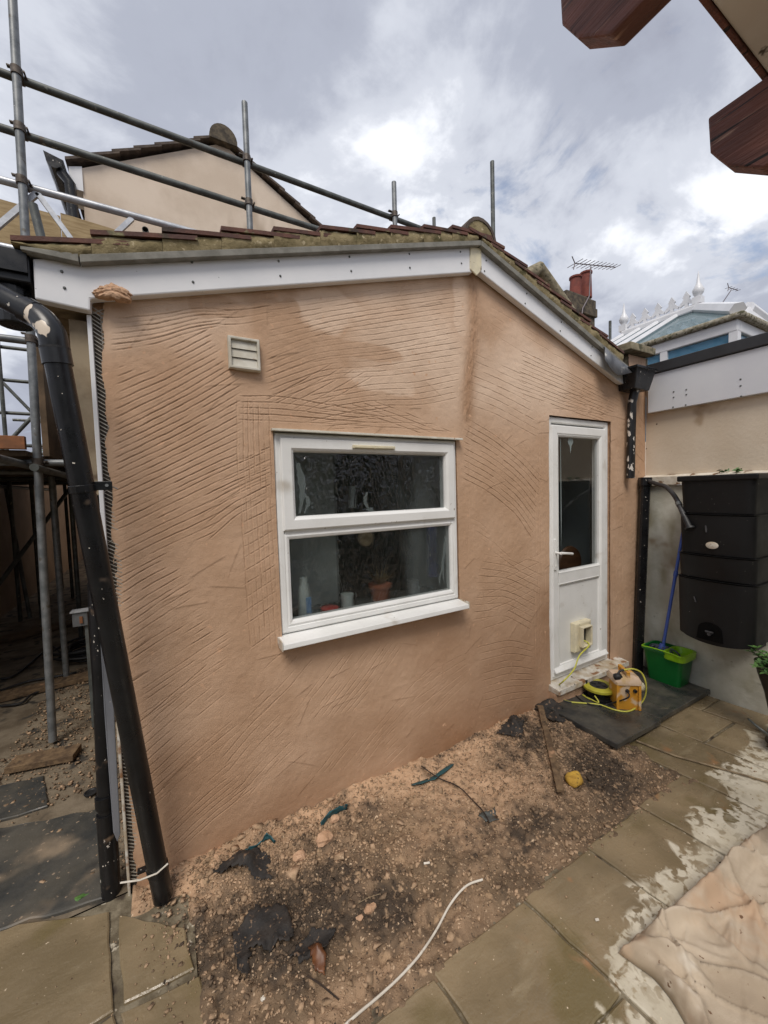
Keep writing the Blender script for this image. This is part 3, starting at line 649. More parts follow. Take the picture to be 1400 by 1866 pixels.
for side, pts in (('L', left_pts), ('R', right_pts)):
    s = 1 if side == 'L' else -1
    pl = pts if side == 'L' else pts[::-1]
    for i in range(len(pl)-1):
        (x0, z0), (x1, z1) = pl[i], pl[i+1]
        nxt = pl[min(i+2, len(pl)-1)]
        Lx = abs(x1-x0)*1.55
        top0 = z0; dz = (z1 - .022 - z0)*1.30
        me = tile_mesh(None, Lx, dz)
        if s < 0:
            co = np.empty(len(me.vertices)*3); me.vertices.foreach_get('co', co); co = co.reshape(-1,3); co[:,0] *= -1; me.vertices.foreach_set('co', co.ravel()); me.flip_normals()
        for j in range(5):
            o = bpy.data.objects.new('roof_tile', me); COL.objects.link(o); o.parent = ext
            o.location = Vector((x0, -.088 + j*TW + rt.uniform(-.003, .003)*(j == 0), z0 + rt.uniform(-.003, .003))) - BASE[ext.name]
            o.rotation_euler = (0, rt.uniform(-.012, .012), rt.uniform(-.01, .01)); BASE[o.name] = BASE[ext.name]
        # mortar bedding of this course
        bf = baseL if side == 'L' else baseR
        mm = MB(); nseg = 10; vs = []
        for k in range(nseg+1):
            t = k/nseg; x = x0 + (x1-x0)*t*.995
            zb = (bf(x) if (side == 'R' or x > -.25) else 2.613) + .001; zt = z0 - .019 + dz/Lx*abs(x-x0)
            zt = max(zt, zb+.01)
            for m_ in range(4):
                zz = zb + (zt-zb)*m_/3
                vs.append((x, -.080 + .007*math.sin(m_/3*pi)*-1 + rt.uniform(-.004, .004), zz))
            vs.append((x, .02, zt)); vs.append((x, .02, zb))
        fs = []
        for k in range(nseg):
            a, b = k*6, (k+1)*6
            for m_ in range(5): fs.append((a+m_, b+m_, b+m_+1, a+m_+1))
            fs.append((a+5, b+5, b, a))
        fs += [tuple(range(6)), tuple(range(nseg*6+5, nseg*6-1, -1))]
        mm.add(vs, fs); obj('mortar_bed', mm, M['mortar'], ext, smooth=True)
# ridge tiles running back, first one stopped with mortar
mb = MB(); n = 10
arc = [(.135*math.cos(a), .135*math.sin(a)*1.02) for a in np.linspace(.12, pi-.12, n)]
arci = [(.115*math.cos(a), .115*math.sin(a)*1.02) for a in np.linspace(pi-.12, .12, n)]
me0 = None
for k in range(6):
    y = -.075 + k*.44
    if me0 is None:
        mb.prism([(1.80+a, y, 3.262+b) for a, b in arc + arci], (0, .43, 0)); o = obj('ridge_tile', mb, M['tile_dark'], ext, smooth=True); me0 = o.data
    else:
        o = bpy.data.objects.new('ridge_tile', me0); COL.objects.link(o); o.parent = ext; o.location = (0, .44*k, 0); BASE[o.name] = BASE[ext.name]
mb = MB(); mb.prism([(1.80+a*.98, -.070, 3.264+b*.98) for a, b in arci], (0, .06, 0)); obj('ridge_mortar', mb, M['mortar'], ext)
# slopes behind the tiled margin
mb = MB(); mb.prism([P3(-.44, 2.645, 1.42), P3(1.80, 3.30, 1.42), P3(1.80, 3.25, 1.42), P3(-.44, 2.60, 1.42)], (0, 4.5, 0))
mb.prism([P3(1.803, 3.30, 1.42), P3(3.75, 2.66, 1.42), P3(3.75, 2.61, 1.42), P3(1.803, 3.25, 1.42)], (0, 4.5, 0))
obj('roof_slope', mb, M['tile_dark'], ext)
mb = MB(); mb.prism([P3(-.38, 2.60, .12), P3(1.80, 3.23, .12), P3(3.6, 2.62, .12), P3(3.6, 2.60, .12), P3(1.80, 3.20, .12), P3(-.38, 2.57, .12)], (0, 1.28, 0)); obj('roof_felt', mb, M['rubber'], ext)

# parapet pier, coping stone, lead flashing, hopper, short downpipe
mb = MB(); mb.box(3.60, 3.608, .012, .26, 2.50, 2.84); mb.box(3.61, 3.90, .103, .28, 2.50, 2.84); mb.box(3.880, 3.90, -.002, .10, 2.50, 2.84)
pier = obj('parapet_pier', mb, M['coping'], ext)
mb = MB(); mb.add([(3.50,-.07,2.852),(3.90,-.07,2.852),(3.90,.34,2.852),(3.50,.34,2.852),(3.50,-.07,2.915),(3.90,-.07,2.915),(3.90,.34,2.915),(3.50,.34,2.915),(3.70,.135,2.955)],
                  [(3,2,1,0),(0,1,5,4),(1,2,6,5),(2,3,7,6),(3,0,4,7),(4,5,8),(5,6,8),(6,7,8),(7,4,8)])
obj('coping_stone', mb, M['coping'], pier, bevel=.006)
q = [onY(1103,632,-.11), onY(1128,650,-.11), onY(1160,668,-.11), onY(1158,680,-.11), onY(1132,682,-.11), onY(1108,668,-.11)]
vs = []; n = 6
L0 = [onY(x, y, -.10) for x, y in ((1103,632),(1116,646),(1130,658),(1146,668),(1158,668))]
L1 = [onY(x, y, -.13) for x, y in ((1103,655),(1114,672),(1126,684),(1138,682),(1160,677))]
L2 = [Vector(p) + Vector((.02, .16, .05)) for p in L0]
for a in (L2, L0, L1): vs += [tuple(p) for p in a]
fs = [(r*5+k, r*5+k+1, (r+1)*5+k+1, (r+1)*5+k) for r in range(2) for k in range(4)]
mb = MB().add(vs, fs); o = obj('lead_flashing', mb, M['lead'], ext, smooth=True)
o.modifiers.new('solid', 'SOLIDIFY').thickness = .004
def tapered(mb, x0, x1, y0, y1, z0, z1, ins):
    v = [(x0+ins,y0+ins,z0),(x1-ins,y0+ins,z0),(x1-ins,y1,z0),(x0+ins,y1,z0),(x0,y0,z1),(x1,y0,z1),(x1,y1,z1),(x0,y1,z1)]
    return mb.add(v, [(0,3,2,1),(4,5,6,7),(0,1,5,4),(1,2,6,5),(2,3,7,6),(3,0,4,7)])
mb = MB(); tapered(mb, 3.40, 3.70, -.17, -.004, 2.50, 2.665, .035); hop = obj('rainwater_hopper', mb, M['black'], ext, bevel=.006)
mb = MB(); mb.box(3.385, 3.715, -.182, -.003, 2.655, 2.675); obj('hopper_rim', mb, M['black'], hop, bevel=.003)
mb = MB(); mb.tube([(3.555, -.075, 2.51), (3.545, -.055, 2.40), (3.535, -.05, 1.75)], [.036, .034, .034], 14, hollow=True); o = obj('short_downpipe', mb, M['black_flaked'], ext, smooth=True); o['label'] = 'short black downpipe cut off above the ground'

# window
win = obj('window', MB().ring(WIN[0]+.002, WIN[1]-.002, WIN[2], WIN[3]-.004, [(0, .075), (0, .012), (.008, .005), (.030, .005), (.036, .020), (.036, .075)]), M['upvc'], ext, bevel=.002)
mb = MB(); mb.box(.505, 1.596, .008, .07, 1.492, 1.522); obj('transom', mb, M['upvc'], win, bevel=.003)
mb = MB().ring(.498, 1.604, 1.515, 1.985, [(0, .06), (0, -.006), (.006, -.012), (.052, -.012), (.064, -.002), (.070, .012), (.070, .06)]); obj('casement', mb, M['upvc'], win, bevel=.0015)
mb = MB().ring(.500, 1.602, 1.018, 1.497, [(0, .06), (0, .010), (.012, .004), (.026, .010), (.030, .02), (.030, .06)]); obj('fixed_frame', mb, M['upvc'], win, bevel=.0015)
def pane(mb):
    o = obj('window_pane', mb, M['glass_obscure'], win); o.data.materials.append(M['glass_inside'])
    for p in o.data.polygons: p.material_index = 0 if p.normal.y < -.5 else 1
    return o
mb = MB(); mb.box(.566, 1.536, .022, .040, 1.583, 1.917); o = pane(mb); o['label'] = 'upper obscured pane'
mb = MB(); mb.box(.528, 1.574, .026, .044, 1.046, 1.469); o = pane(mb); o['label'] = 'lower obscured pane'
for (cxs_, w_, z_a, z_b) in ((.600, .018, 1.60, 1.86), (.628, .010, 1.598, 1.70), (.985, .012, 1.59, 1.70), (1.01, .02, 1.586, 1.61), (1.53, .010, 1.10, 1.40), (1.50, .008, 1.08, 1.22)):
    mb = MB(); r_ = random.Random(int(cxs_*1000)); nn_ = 14; vs = []
    for k in range(nn_):
        t = k/(nn_-1); z = z_b + (z_a-z_b)*t; xo = cxs_ + .012*math.sin(t*5 + cxs_*9) + r_.uniform(-.003,.003); w2 = w_*(.35 + math.sin(pi*min(1, t*1.05+.05))*.8)*r_.uniform(.7,1.2)
        vs += [(xo-w2, .0212 if z_a > 1.5 else .0252, z), (xo+w2, .0212 if z_a > 1.5 else .0252, z)]
    mb.add(vs, [(2*k, 2*k+1, 2*k+3, 2*k+2) for k in range(nn_-1)]); obj('smear', mb, M['smear'], win, fixn=False)
mb = MB(); mb.box(.888, 1.154, -.028, -.0135, 1.940, 1.958); mb.box(.895, 1.016, -.0325, -.0285, 1.942, 1.956); mb.box(1.024, 1.147, -.0325, -.0285, 1.942, 1.956); obj('trickle_vent', mb, M['cream'], win, bevel=.002)
mb = MB(); mb.prism([(.444, .06, .984), (.444, -.088, .966), (.444, -.092, .940), (.444, -.074, .936), (.444, -.070, .952), (.444, .06, .962)], (1.190, 0, 0)); sill = obj('window_sill', mb, M['upvc'], ext, bevel=.003)
for xe in (.4425, 1.6305):
    mb = MB(); mb.box(xe, xe+.005, -.094, .0, .934, .982); obj('sill_end_cap', mb, M['upvc_dirty'], sill, bevel=.002)
mb = MB(); mb.prism([(.456, .06, 2.036), (.456, -.034, 2.024), (.456, -.036, 2.012), (.456, .06, 2.018)], (1.20, 0, 0)); obj('drip_trim', mb, M['ventw'], ext, bevel=.002)
# extract vent with three gravity flaps
mb = MB().ring(.274, .416, 2.290, 2.438, [(0, .0), (0, -.028), (.003, -.033), (.012, -.033), (.014, -.024), (.014, .0)]); vent = obj('extract_vent', mb, M['ventw'], ext, bevel=.001)
for i in range(3):
    z1 = 2.424 - i*.0402
    mb = MB(); mb.prism([(.2885, -.012, z1-.001), (.2885, -.018, z1-.001), (.2885, -.0245, z1-.0392), (.2885, -.0205, z1-.0392)], (.113, 0, 0)); obj('flap', mb, M['ventw'], vent)
mb = MB(); mb.box(.288, .402, -.006, -.003, 2.304, 2.424); obj('vent_backing', mb, M['hose'], vent)

# door
x0, x1, z0, z1 = DOOR[0]+.004, DOOR[1]-.004, .165, DOOR[3]-.004
door = obj('door', MB().ring(x0, x1, z0, z1, [(0, .09), (0, .022), (.006, .016), (.040, .016), (.046, .03), (.046, .09)]), M['upvc'], ext, bevel=.002)
mb = MB().ring(x0+.038, x1-.050, z0+.028, z1-.062, [(0, .08), (0, .012), (.006, .004), (.062, .004), (.072, .012), (.076, .024), (.076, .08)])
mb.box(x0+.115, x1-.127, .008, .07, .925, 1.018)
leaf = obj('door_leaf', mb, M['upvc'], door, bevel=.002)
mb = MB().ring(2.640, 3.188, 1.014, 2.096, [(0, .05), (0, .005), (.012, .012), (.014, .03), (.014, .05)]); obj('glazing_bead', mb, M['upvc'], door, bevel=.001)
mb = MB(); mb.box(2.652, 3.176, .030, .046, 1.026, 2.086); o = obj('door_glass', mb, M['glass'], door); o.data.materials.append(M['glass_inside'])
for p in o.data.polygons: p.material_index = 0 if p.normal.y < -.5 else 1
mb = MB(); v = [(2.80,.0292,2.082),(2.852,.0292,2.082),(2.862,.0292,2.05),(2.838,.0292,2.02),(2.826,.0292,1.955),(2.815,.0292,2.02),(2.792,.0292,2.045)]; mb.add(v, [tuple(range(7))]); mb.add([(2.70,.0292,2.07),(2.706,.0292,2.07),(2.712,.0292,1.45),(2.704,.0292,1.2),(2.700,.0292,1.5)], [(0,1,2,3,4)]); obj('dried_drip', mb, M['smear_white'], door, fixn=False)
mb = MB(); mb.box(2.646, 3.190, .020, .045, .266, .926); obj('lower_panel', mb, M['upvc'], door, bevel=.002)
mb = MB().ring(2.640, 3.192, .262, .928, [(0, .04), (0, .004), (.014, .010), (.016, .021), (.016, .04)]); obj('panel_bead', mb, M['upvc'], door, bevel=.001)
mb = MB(); mb.prism([(2.572, .003, .268), (2.572, -.022, .240), (2.572, -.022, .232), (2.572, .003, .232)], (.69, 0, 0)); obj('weather_bar', mb, M['upvc'], door, bevel=.002)
mb = MB(); mb.box(2.579, 2.606, -.006, .003, 1.05, 1.29); mb.tube([(2.593, -.004, 1.185), (2.593, -.05, 1.185)], .009, 10); mb.tube([(2.590, -.05, 1.187), (2.66, -.053, 1.180), (2.735, -.048, 1.168)], [.011, .009, .010], 10); mb.lathe((2.593, -.006, 1.08), [(.006, 0), (.006, .004)], 10, (0,-1,0))
obj('door_handle', mb, M['upvc'], door, bevel=.001, smooth=True)
# cat flap
cf = MB().ring(2.800, 3.010, .345, .588, [(0, .02), (0, -.020), (.010, -.030), (.040, -.030), (.050, -.022), (.050, .02)]); obj('cat_flap', cf, M['cream'], door, bevel=.006)
mb = MB().ring(2.848, 2.972, .392, .556, [(-.002, .01), (-.002, -.060), (.004, -.064), (.012, -.058), (.016, .01)]); obj('flap_tunnel', mb, M['cream'], door, bevel=.003)
mb = MB(); mb.box(2.866, 2.956, -.012, -.006, .410, .545); obj('flap_panel', mb, M['hose'], door)
mb = MB(); mb.prism([(2.50, .03, .166), (2.50, -.095, .150), (2.50, -.098, .112), (2.50, .03, .112)], (.94, 0, 0)); obj('door_sill', mb, M['upvc_dirty'], ext, bevel=.003)
mb = MB(); mb.box(2.50, 3.44, -.07, .02, .0, .110); obj('sill_bed', mb, M['mortar_lump'], ext)

# the room behind
room = MB()
x0, x1, y0, y1, zb, zt = -.13, 3.69, .105, 2.8, .10, 2.45
room.add([(x0,y0,zb),(x1,y0,zb),(x1,y1,zb),(x0,y1,zb),(x0,y0,zt),(x1,y0,zt),(x1,y1,zt),(x0,y1,zt)], [(0,1,2,3),(7,6,5,4),(1,5,6,2),(2,6,7,3),(3,7,4,0)])
obj('room_lining', room, M['inner_wall'], ext, fixn=False)
mb = MB(); mb.box(.47, 1.63, .103, .40, .93, .99); obj('inner_worktop', mb, M['inner_dark'], ext)
mb = MB(); mb.box(1.24, 2.50, 1.5, 2.2, .1, 2.44); obj('dark_cupboard', mb, M['inner_dark'], ext)
mb = MB(); mb.box(2.505, 3.1, 1.5, 2.2, .1, 2.3); obj('dark_cupboard', mb, M['inner_dark'], ext)
mb = MB(); mb.box(-.12, .97, .48, .52, .1, 2.44); obj('inner_partition', mb, M['inner_wall'], ext)
mb = MB(); mb.box(2.10, 2.16, .60, 1.499, .1, 2.44); obj('inner_partition', mb, M['inner_wall'], ext)
mb = MB(); mb.box(.105, .46, .12, .18, .95, 2.4); obj('window_reveal', mb, M['curtain'], ext)
# ------------------------------------------------------------------ patio slabs
def slabmat():
    m = bpy.data.materials.new('riven_sandstone'); m.use_nodes = True; t = m.node_tree; B = t.nodes['Principled BSDF']; nn = t.nodes.new; ll = t.links.new
    g = nn('ShaderNodeNewGeometry'); P = g.outputs['Position']; s = nn('ShaderNodeSeparateXYZ'); ll(P, s.inputs[0])
    def noise(sc, det, dist=0, st=None, rot=0):
        n = nn('ShaderNodeTexNoise'); n.inputs['Scale'].default_value = sc; n.inputs['Detail'].default_value = det; n.inputs['Distortion'].default_value = dist
        mp = nn('ShaderNodeMapping'); ll(P, mp.inputs[0])
        if st: mp.inputs['Scale'].default_value = st
        mp.inputs['Rotation'].default_value = (0, 0, rot); ll(mp.outputs[0], n.inputs['Vector']); return n.outputs[0]
    def mt(op, a, b):
        n = nn('ShaderNodeMath'); n.operation = op
        for i, q in enumerate((a, b)):
            if isinstance(q, (int, float)): n.inputs[i].default_value = q
            else: ll(q, n.inputs[i])
        return n.outputs[0]
    def mr(x, a, b, c_=0, d=1):
        n = nn('ShaderNodeMapRange'); n.interpolation_type = 'SMOOTHSTEP'
        for i, q in enumerate((x, a, b, c_, d)):
            if isinstance(q, (int, float)): n.inputs[i].default_value = q
            else: ll(q, n.inputs[i])
        return n.outputs[0]
    def mix(f, a, b):
        x = nn('ShaderNodeMix'); x.data_type = 'RGBA'; ll(f, x.inputs[0])
        for i, q in ((6, a), (7, b)):
            if isinstance(q, tuple): x.inputs[i].default_value = q
            else: ll(q, x.inputs[i])
        return x.outputs[2]
    # how far the drying front has come: patches on the garden side dry first
    f = mt('ADD', mt('MULTIPLY', s.outputs[1], -1.0), -1.08)
    f = mt('ADD', f, mt('MULTIPLY', mt('SUBTRACT', noise(4.2, 9, .8), .5), .62))
    f = mt('ADD', f, mt('MULTIPLY', mr(s.outputs[0], 2.3, 3.2), .14)); f = mt('SUBTRACT', f, mt('MULTIPLY', mr(s.outputs[0], 1.62, 1.15), .20)); f = mt('SUBTRACT', f, mt('MULTIPLY', mr(s.outputs[0], 1.1, .6), .4))
    dry = mr(f, -.018, .022)
    blot = mr(noise(24, 6, .5), .50, .60); dry = mt('MULTIPLY', dry, mt('SUBTRACT', 1.0, mt('MULTIPLY', blot, mr(f, .22, .02))))
    wet = mix(mr(noise(3.0, 7, .6), .32, .68), c(118,104,80), c(144,127,100))
    wet = mix(mr(noise(2.1, 4, .4), .52, .66), wet, c(114,101,70))
    wet = mix(mr(noise(3.0, 8, .9, (1, 3.2, 1), .5), .56, .80), wet, c(150,136,110))
    wet = mix(mr(noise(5.2, 6, .2), .62, .72), wet, c(152,116,82))
    dr = mix(mr(noise(9, 8), .35, .65), c(190,181,160), c(205,197,178)); dr = mix(mr(noise(30, 5), .60, .70), dr, c(168,154,128))
    col = mix(dry, wet, dr)
    col = mix(mr(noise(55, 4), .70, .74), col, c(214,196,170))
    ll(col, B.inputs['Base Color'])
    ll(mr(dry, 0, 1, mr(noise(4, 7, .4, (1, 2, 1), .5), .3, .7, .13, .40), .85), B.inputs['Roughness'])
    b = nn('ShaderNodeBump'); b.inputs['Distance'].default_value = .006; ll(mt('ADD', noise(7, 8, .5, (1, 2.2, 1), .5), mt('MULTIPLY', noise(90, 5), .22)), b.inputs['Height']); ll(b.outputs[0], B.inputs['Normal'])
    return m
M['slab'] = slabmat()
M['joint'] = Mat('slab_joint_mortar', c(132,122,102), c(92,82,64), .9, 14, bump=.004, bscale=80, spots=[(c(60,50,40), 9, .54, .66), (c(196,186,166), 24, .62, .70)])
def slab(name, poly, mat, parent, zf, th=.03, rag=.0045, seed=0, cham=.006, bevz=.004):
    rr = random.Random(seed); ring = []
    n = len(poly); cxm = sum(p[0] for p in poly)/n; cym = sum(p[1] for p in poly)/n
    for i in range(n):
        a, b = poly[i], poly[(i+1) % n]; L_ = math.hypot(b[0]-a[0], b[1]-a[1]); k = max(2, int(L_/.06))
        for j in range(k):
            t = j/k; ring.append((a[0]+(b[0]-a[0])*t + rr.uniform(-rag, rag), a[1]+(b[1]-a[1])*t + rr.uniform(-rag, rag)))
    m = len(ring); vs = []
    dzs = [rr.uniform(-.0015, .0015) for _ in ring]
    for lvl in range(3):
        for (x, y), dzz in zip(ring, dzs):
            d = math.hypot(cxm-x, cym-y)+1e-6; ins = (0, 0, cham)[lvl]; xx = x+(cxm-x)/d*ins; yy = y+(cym-y)/d*ins
            vs.append((xx, yy, zf(x) + (-th, -bevz, 0)[lvl] + (dzz if lvl else 0)))
    fs = [(l*m+i, l*m+(i+1) % m, (l+1)*m+(i+1) % m, (l+1)*m+i) for l in range(2) for i in range(m)] + [tuple(range(2*m, 3*m))]
    return obj(name, MB().add(vs, fs), mat, parent)
bed = MB()
bx = [-3.2, -.2, 1.4, 2.4, 3.85, 3.851]; 
bed.add([(x, y, gz(x) - .012) for x in (-3.2, 1.4, 3.9) for y in (-6, -.865)], [(0, 2, 3, 1), (2, 4, 5, 3)])
bed.add([(-3.2, -.865, -.012), (.0, -.865, -.012), (.0, -.11, -.012), (-.20, -.09, -.012), (-.235, .011, -.012), (-3.2, .011, -.012)], [(0, 1, 2, 3, 4, 5)])
bed.add([(2.42, -.865, gz(2.42)-.012), (3.9, -.865, gz(3.9)-.012), (3.9, .011, gz(3.9)-.012), (2.42, .011, gz(2.42)-.012)], [(0, 1, 2, 3)])
patio = obj('patio', bed, M['joint'], kind='structure')
jx = {0: -.255, 1: .245, 2: .722, 3: 1.193, 4: 1.640, 5: 2.112, 6: 2.585, 7: 3.06, 8: 3.545, 9: 3.86}
def sx(i, y): return jx[i] + .125*(-.88 - y) if i > 0 else jx[i] - .13*y*-1*0 + .18*(-.15-y)*(1 if y < -.1 else 0)
gap = .0065; sd_ = 0
rows = {1: [(-.90, -1.30), (-1.30, -2.2)], 2: [(-.885, -1.262), (-1.262, -2.2)], 3: [(-.88, -1.78), (-1.78, -2.7)], 4: [(-.865, -1.76), (-1.76, -2.7)],
        5: [(-.855, -1.42), (-1.42, -2.3)], 6: [(-.535, -1.25), (-1.25, -2.1)], 7: [(-.30, -.788), (-.788, -1.35), (-1.35, -2.2)], 8: [(-.30, -.60), (-.60, -1.05), (-1.05, -1.9)]}
for col_, rws in rows.items():
    for (ya, yb) in rws:
        poly = [(sx(col_, ya)+gap, ya-gap), (sx(col_, yb)+gap, yb+gap), (sx(col_+1, yb)-gap, yb+gap), (sx(col_+1, ya)-gap, ya-gap)]
        sd_ += 1; slab('paving_slab', poly, M['slab'], patio, lambda x, o=rng.uniform(-.002, .002): gz(x)+o, seed=sd_)
def pxpoly(ps): return [tuple(onG(*p)[:2]) for p in ps]
for ps in ([(-260,1720),(197,1662),(206,1838),(-120,2060)], [(216,1668),(338,1690),(352,1764),(226,1828)], [(222,1846),(362,1778),(400,1880),(262,2010)], [(-140,2080),(206,1850),(250,2010),(0,2300)]):
    sd_ += 1; slab('paving_slab', pxpoly(ps), M['slab'], patio, lambda x: .0, seed=sd_, rag=.004)

# alley floor: dusty concrete, wet black slates, boards and rubble
mb = MB(); xs_ = np.linspace(-2.28, -.20, 40); ys_ = np.linspace(.012, 13, 140)
for y in ys_:
    for x in xs_: mb.v.append((x, y, -.012 + .010*float(fbm(np.array(x*3.), np.array(y*3.), 80))))
nx_ = len(xs_); mb.f = [(j*nx_+i, j*nx_+i+1, (j+1)*nx_+i+1, (j+1)*nx_+i) for j in range(len(ys_)-1) for i in range(nx_-1)]
alley = obj('alley_floor', mb, M['alley_ground'], kind='structure', smooth='all')
for ps in ([(-60,1522),(184,1474),(190,1636),(-60,1716)], [(-60,1448),(78,1416),(88,1472),(-60,1512)]):
    sd_ += 1; slab('slate_slab', pxpoly(ps), M['slate_dusty'], alley, lambda x: .008, seed=sd_, rag=.010)

# ------------------------------------------------------------------ doorstep
step = thing('doorstep', 'low black slate doorstep of two slabs in front of the white door', 'step', (3.1, -.3, -.05))
for poly in ([(2.40, -.006), (2.415, -.575), (2.975, -.565), (2.965, -.006)], [(2.972, -.006), (2.982, -.552), (3.835, -.530), (3.845, -.006)]):
    sd_ += 1; slab('step_slab', poly, M['slate'], step, stepz, th=.034, seed=sd_, rag=.0008, cham=.004)
mb = MB(); v = []
for (x, y) in ((2.47, -.5), (3.84, -.48), (3.84, -.01), (2.47, -.01)): v += [(x, y, gz(x)-.03), (x, y, stepz(x)-.034)]
mb.add(v, [(0,2,3,1),(2,4,5,3),(4,6,7,5),(6,0,1,7),(1,3,5,7),(0,6,4,2)]); obj('step_base', mb, M['stone_edge'], step)

# ------------------------------------------------------------------ soil bed (stuff), rubble (stuff), clods
def soilz(X, Y):
    h = -.006 + .030*np.exp(-(Y/-.10)**2)*np.clip((X+.2)/.3, 0, 1) + (.078)*np.exp(-((X-2.2)/.42)**2 - ((Y+.22)/.24)**2) + .03*np.exp(-((X-.35)/.35)**2 - ((Y+.18)/.12)**2)
    h = h + (fbm(X*3.5, Y*3.5, 110, 4)-.5)*.050 + (fbm(X*17, Y*17, 120, 4)-.5)*.042*(.5+fbm(X*2, Y*2, 125)*1.2) + (fbm(X*60, Y*60, 130, 2)-.5)*.011
    e = np.clip((-.905 - Y + .10*(fbm(X*6, Y*6, 140)-.5))/.05, 0, 1); h = h*(1-e) + e*(-.045)
    e2 = np.clip((.02 - X + .06*(fbm(X*8, Y*8, 141)-.5))/.05, 0, 1)*np.clip((-.10 - Y)/.05, 0, 1); h = h*(1-e2) + e2*(-.045)
    e3 = np.clip((X - 2.60 + .05*(fbm(X*8, Y*8, 142)-.5))/.04, 0, 1)*np.clip((-.60-Y)/.03, 0, 1); h = h - .03*e3
    h = np.where(X > 1.4, h - .03*(X-1.4), h)
    return h
xs_ = np.arange(-.225, 2.62, .0065); ys_ = np.arange(-.96, .003, .0065); X, Y = np.meshgrid(xs_, ys_); Z = soilz(X, Y)
nx_, ny_ = len(xs_), len(ys_); idx = np.arange(ny_-1)[:, None]*nx_ + np.arange(nx_-1)[None, :]
q = np.stack([idx, idx+1, idx+nx_+1, idx+nx_], -1).reshape(-1, 4)
me = bpy.data.meshes.new('soil'); co = np.stack([X, Y, Z], -1).reshape(-1, 3)
me.vertices.add(len(co)); me.vertices.foreach_set('co', co.ravel().astype(np.float32)); me.loops.add(q.size); me.loops.foreach_set('vertex_index', q.ravel().astype(np.int32))
me.polygons.add(len(q)); me.polygons.foreach_set('loop_start', (np.arange(len(q))*4).astype(np.int32))
try: me.polygons.foreach_set('loop_total', np.full(len(q), 4, np.int32))
except Exception: pass
def darkf(X, Y):
    d = np.exp(-((X-.33)/.36)**2 - ((Y+.44)/.20)**2)*1.0 + np.exp(-((X-2.17)/.22)**2 - ((Y+.62)/.20)**2)*1.25 + np.exp(-((X-2.0)/.25)**2 - ((Y+.22)/.10)**2)*.8 + np.exp(-((X-.72)/.16)**2 - ((Y+.66)/.08)**2)*.9 + np.exp(-((X-1.45)/.3)**2 - ((Y+.68)/.10)**2)*.5
    return np.clip(d*1.15 + (fbm(X*7, Y*7, 150, 4)-.48)*1.6 + (fbm(X*34, Y*34, 155, 3)-.5)*1.5, 0, 1)
def pinkf(X, Y): return np.clip(np.exp(-((Y+.06)/.15)**2) + .8*np.exp(-((X-1.45)/.55)**2-((Y+.40)/.2)**2) + (fbm(X*5, Y*5, 160, 4)-.5)*1.3, 0, 1)
for nm, A in (('dark', darkf(X, Y)), ('pink', pinkf(X, Y))):
    at = me.attributes.new(nm, 'FLOAT', 'POINT'); at.data.foreach_set('value', A.ravel().astype(np.float32))
me.update(); me.validate()
M['soil'] = Mat('soil_with_render_dust', c(128,106,82), c(102,84,64), .85, 9, bump=.007, bscale=110, attr=[('pink', c(194,160,128)), ('dark', c(70,58,46))], spots=[(c(204,178,148), 60, .64, .70), (c(64,54,44), 75, .64, .70), (c(168,140,110), 18, .60, .70)])
tag(link_mesh('soil', me, M['soil'], None, smooth=True, kind='stuff'), 'bare strip of dug soil and dropped render along the foot of the wall', 'soil')
bmi = bmesh.new(); bmesh.ops.create_icosphere(bmi, subdivisions=1, radius=1); bmi.verts.ensure_lookup_table()
ICO = np.array([v.co[:] for v in bmi.verts]); ICOF = np.array([[v.index for v in f.verts] for f in bmi.faces]); bmi.free()
bmi = bmesh.new(); bmesh.ops.create_cube(bmi, size=1.2); bmi.verts.ensure_lookup_table()
CUB = np.array([v.co[:] for v in bmi.verts]); CUBF = np.array([[v.index for v in f.verts] for f in bmi.faces]); bmi.free()
def rubble(name, pts, sizes, tone, mat, label, cat='rubble', seed=1, base=None, basef=None, embed=.2):
    r_ = np.random.default_rng(seed); n = len(pts); base = CUB if base is None else base; basef = CUBF if basef is None else basef
    nv = len(base); V = np.repeat(base[None], n, 0) * (1 + r_.uniform(-.42, .42, (n, nv, 1))) + r_.uniform(-.28, .28, (n, nv, 3))
    sc = np.stack([r_.uniform(.7, 1.4, n), r_.uniform(.6, 1.1, n), r_.uniform(.4, .8, n)], -1)*sizes[:, None]
    V = V*sc[:, None, :]; a = r_.uniform(0, 2*pi, n); ca, sa = np.cos(a)[:, None], np.sin(a)[:, None]
    b_ = r_.uniform(-.5, .5, n); cb, sb = np.cos(b_)[:, None], np.sin(b_)[:, None]
    x = V[..., 0]*cb - V[..., 2]*sb; z = V[..., 0]*sb + V[..., 2]*cb; y = V[..., 1]
    V = np.stack([x*ca - y*sa, x*sa + y*ca, z], -1) + pts[:, None, :]; V[..., 2] += (sizes*embed)[:, None]
    k = basef.shape[1]; Fc = (basef[None] + (np.arange(n)*nv)[:, None, None]).reshape(-1, k)
    me = bpy.data.meshes.new(name); me.vertices.add(n*nv); me.vertices.foreach_set('co', V.reshape(-1).astype(np.float32))
    me.loops.add(Fc.size); me.loops.foreach_set('vertex_index', Fc.ravel().astype(np.int32)); me.polygons.add(len(Fc)); me.polygons.foreach_set('loop_start', (np.arange(len(Fc))*k).astype(np.int32))
    try: me.polygons.foreach_set('loop_total', np.full(len(Fc), k, np.int32))
    except Exception: pass
    at = me.attributes.new('dark', 'FLOAT', 'POINT'); at.data.foreach_set('value', np.repeat(tone, nv).astype(np.float32))
    me.update(); me.validate()
    return tag(link_mesh(name, me, mat, None, kind='stuff'), label, cat)
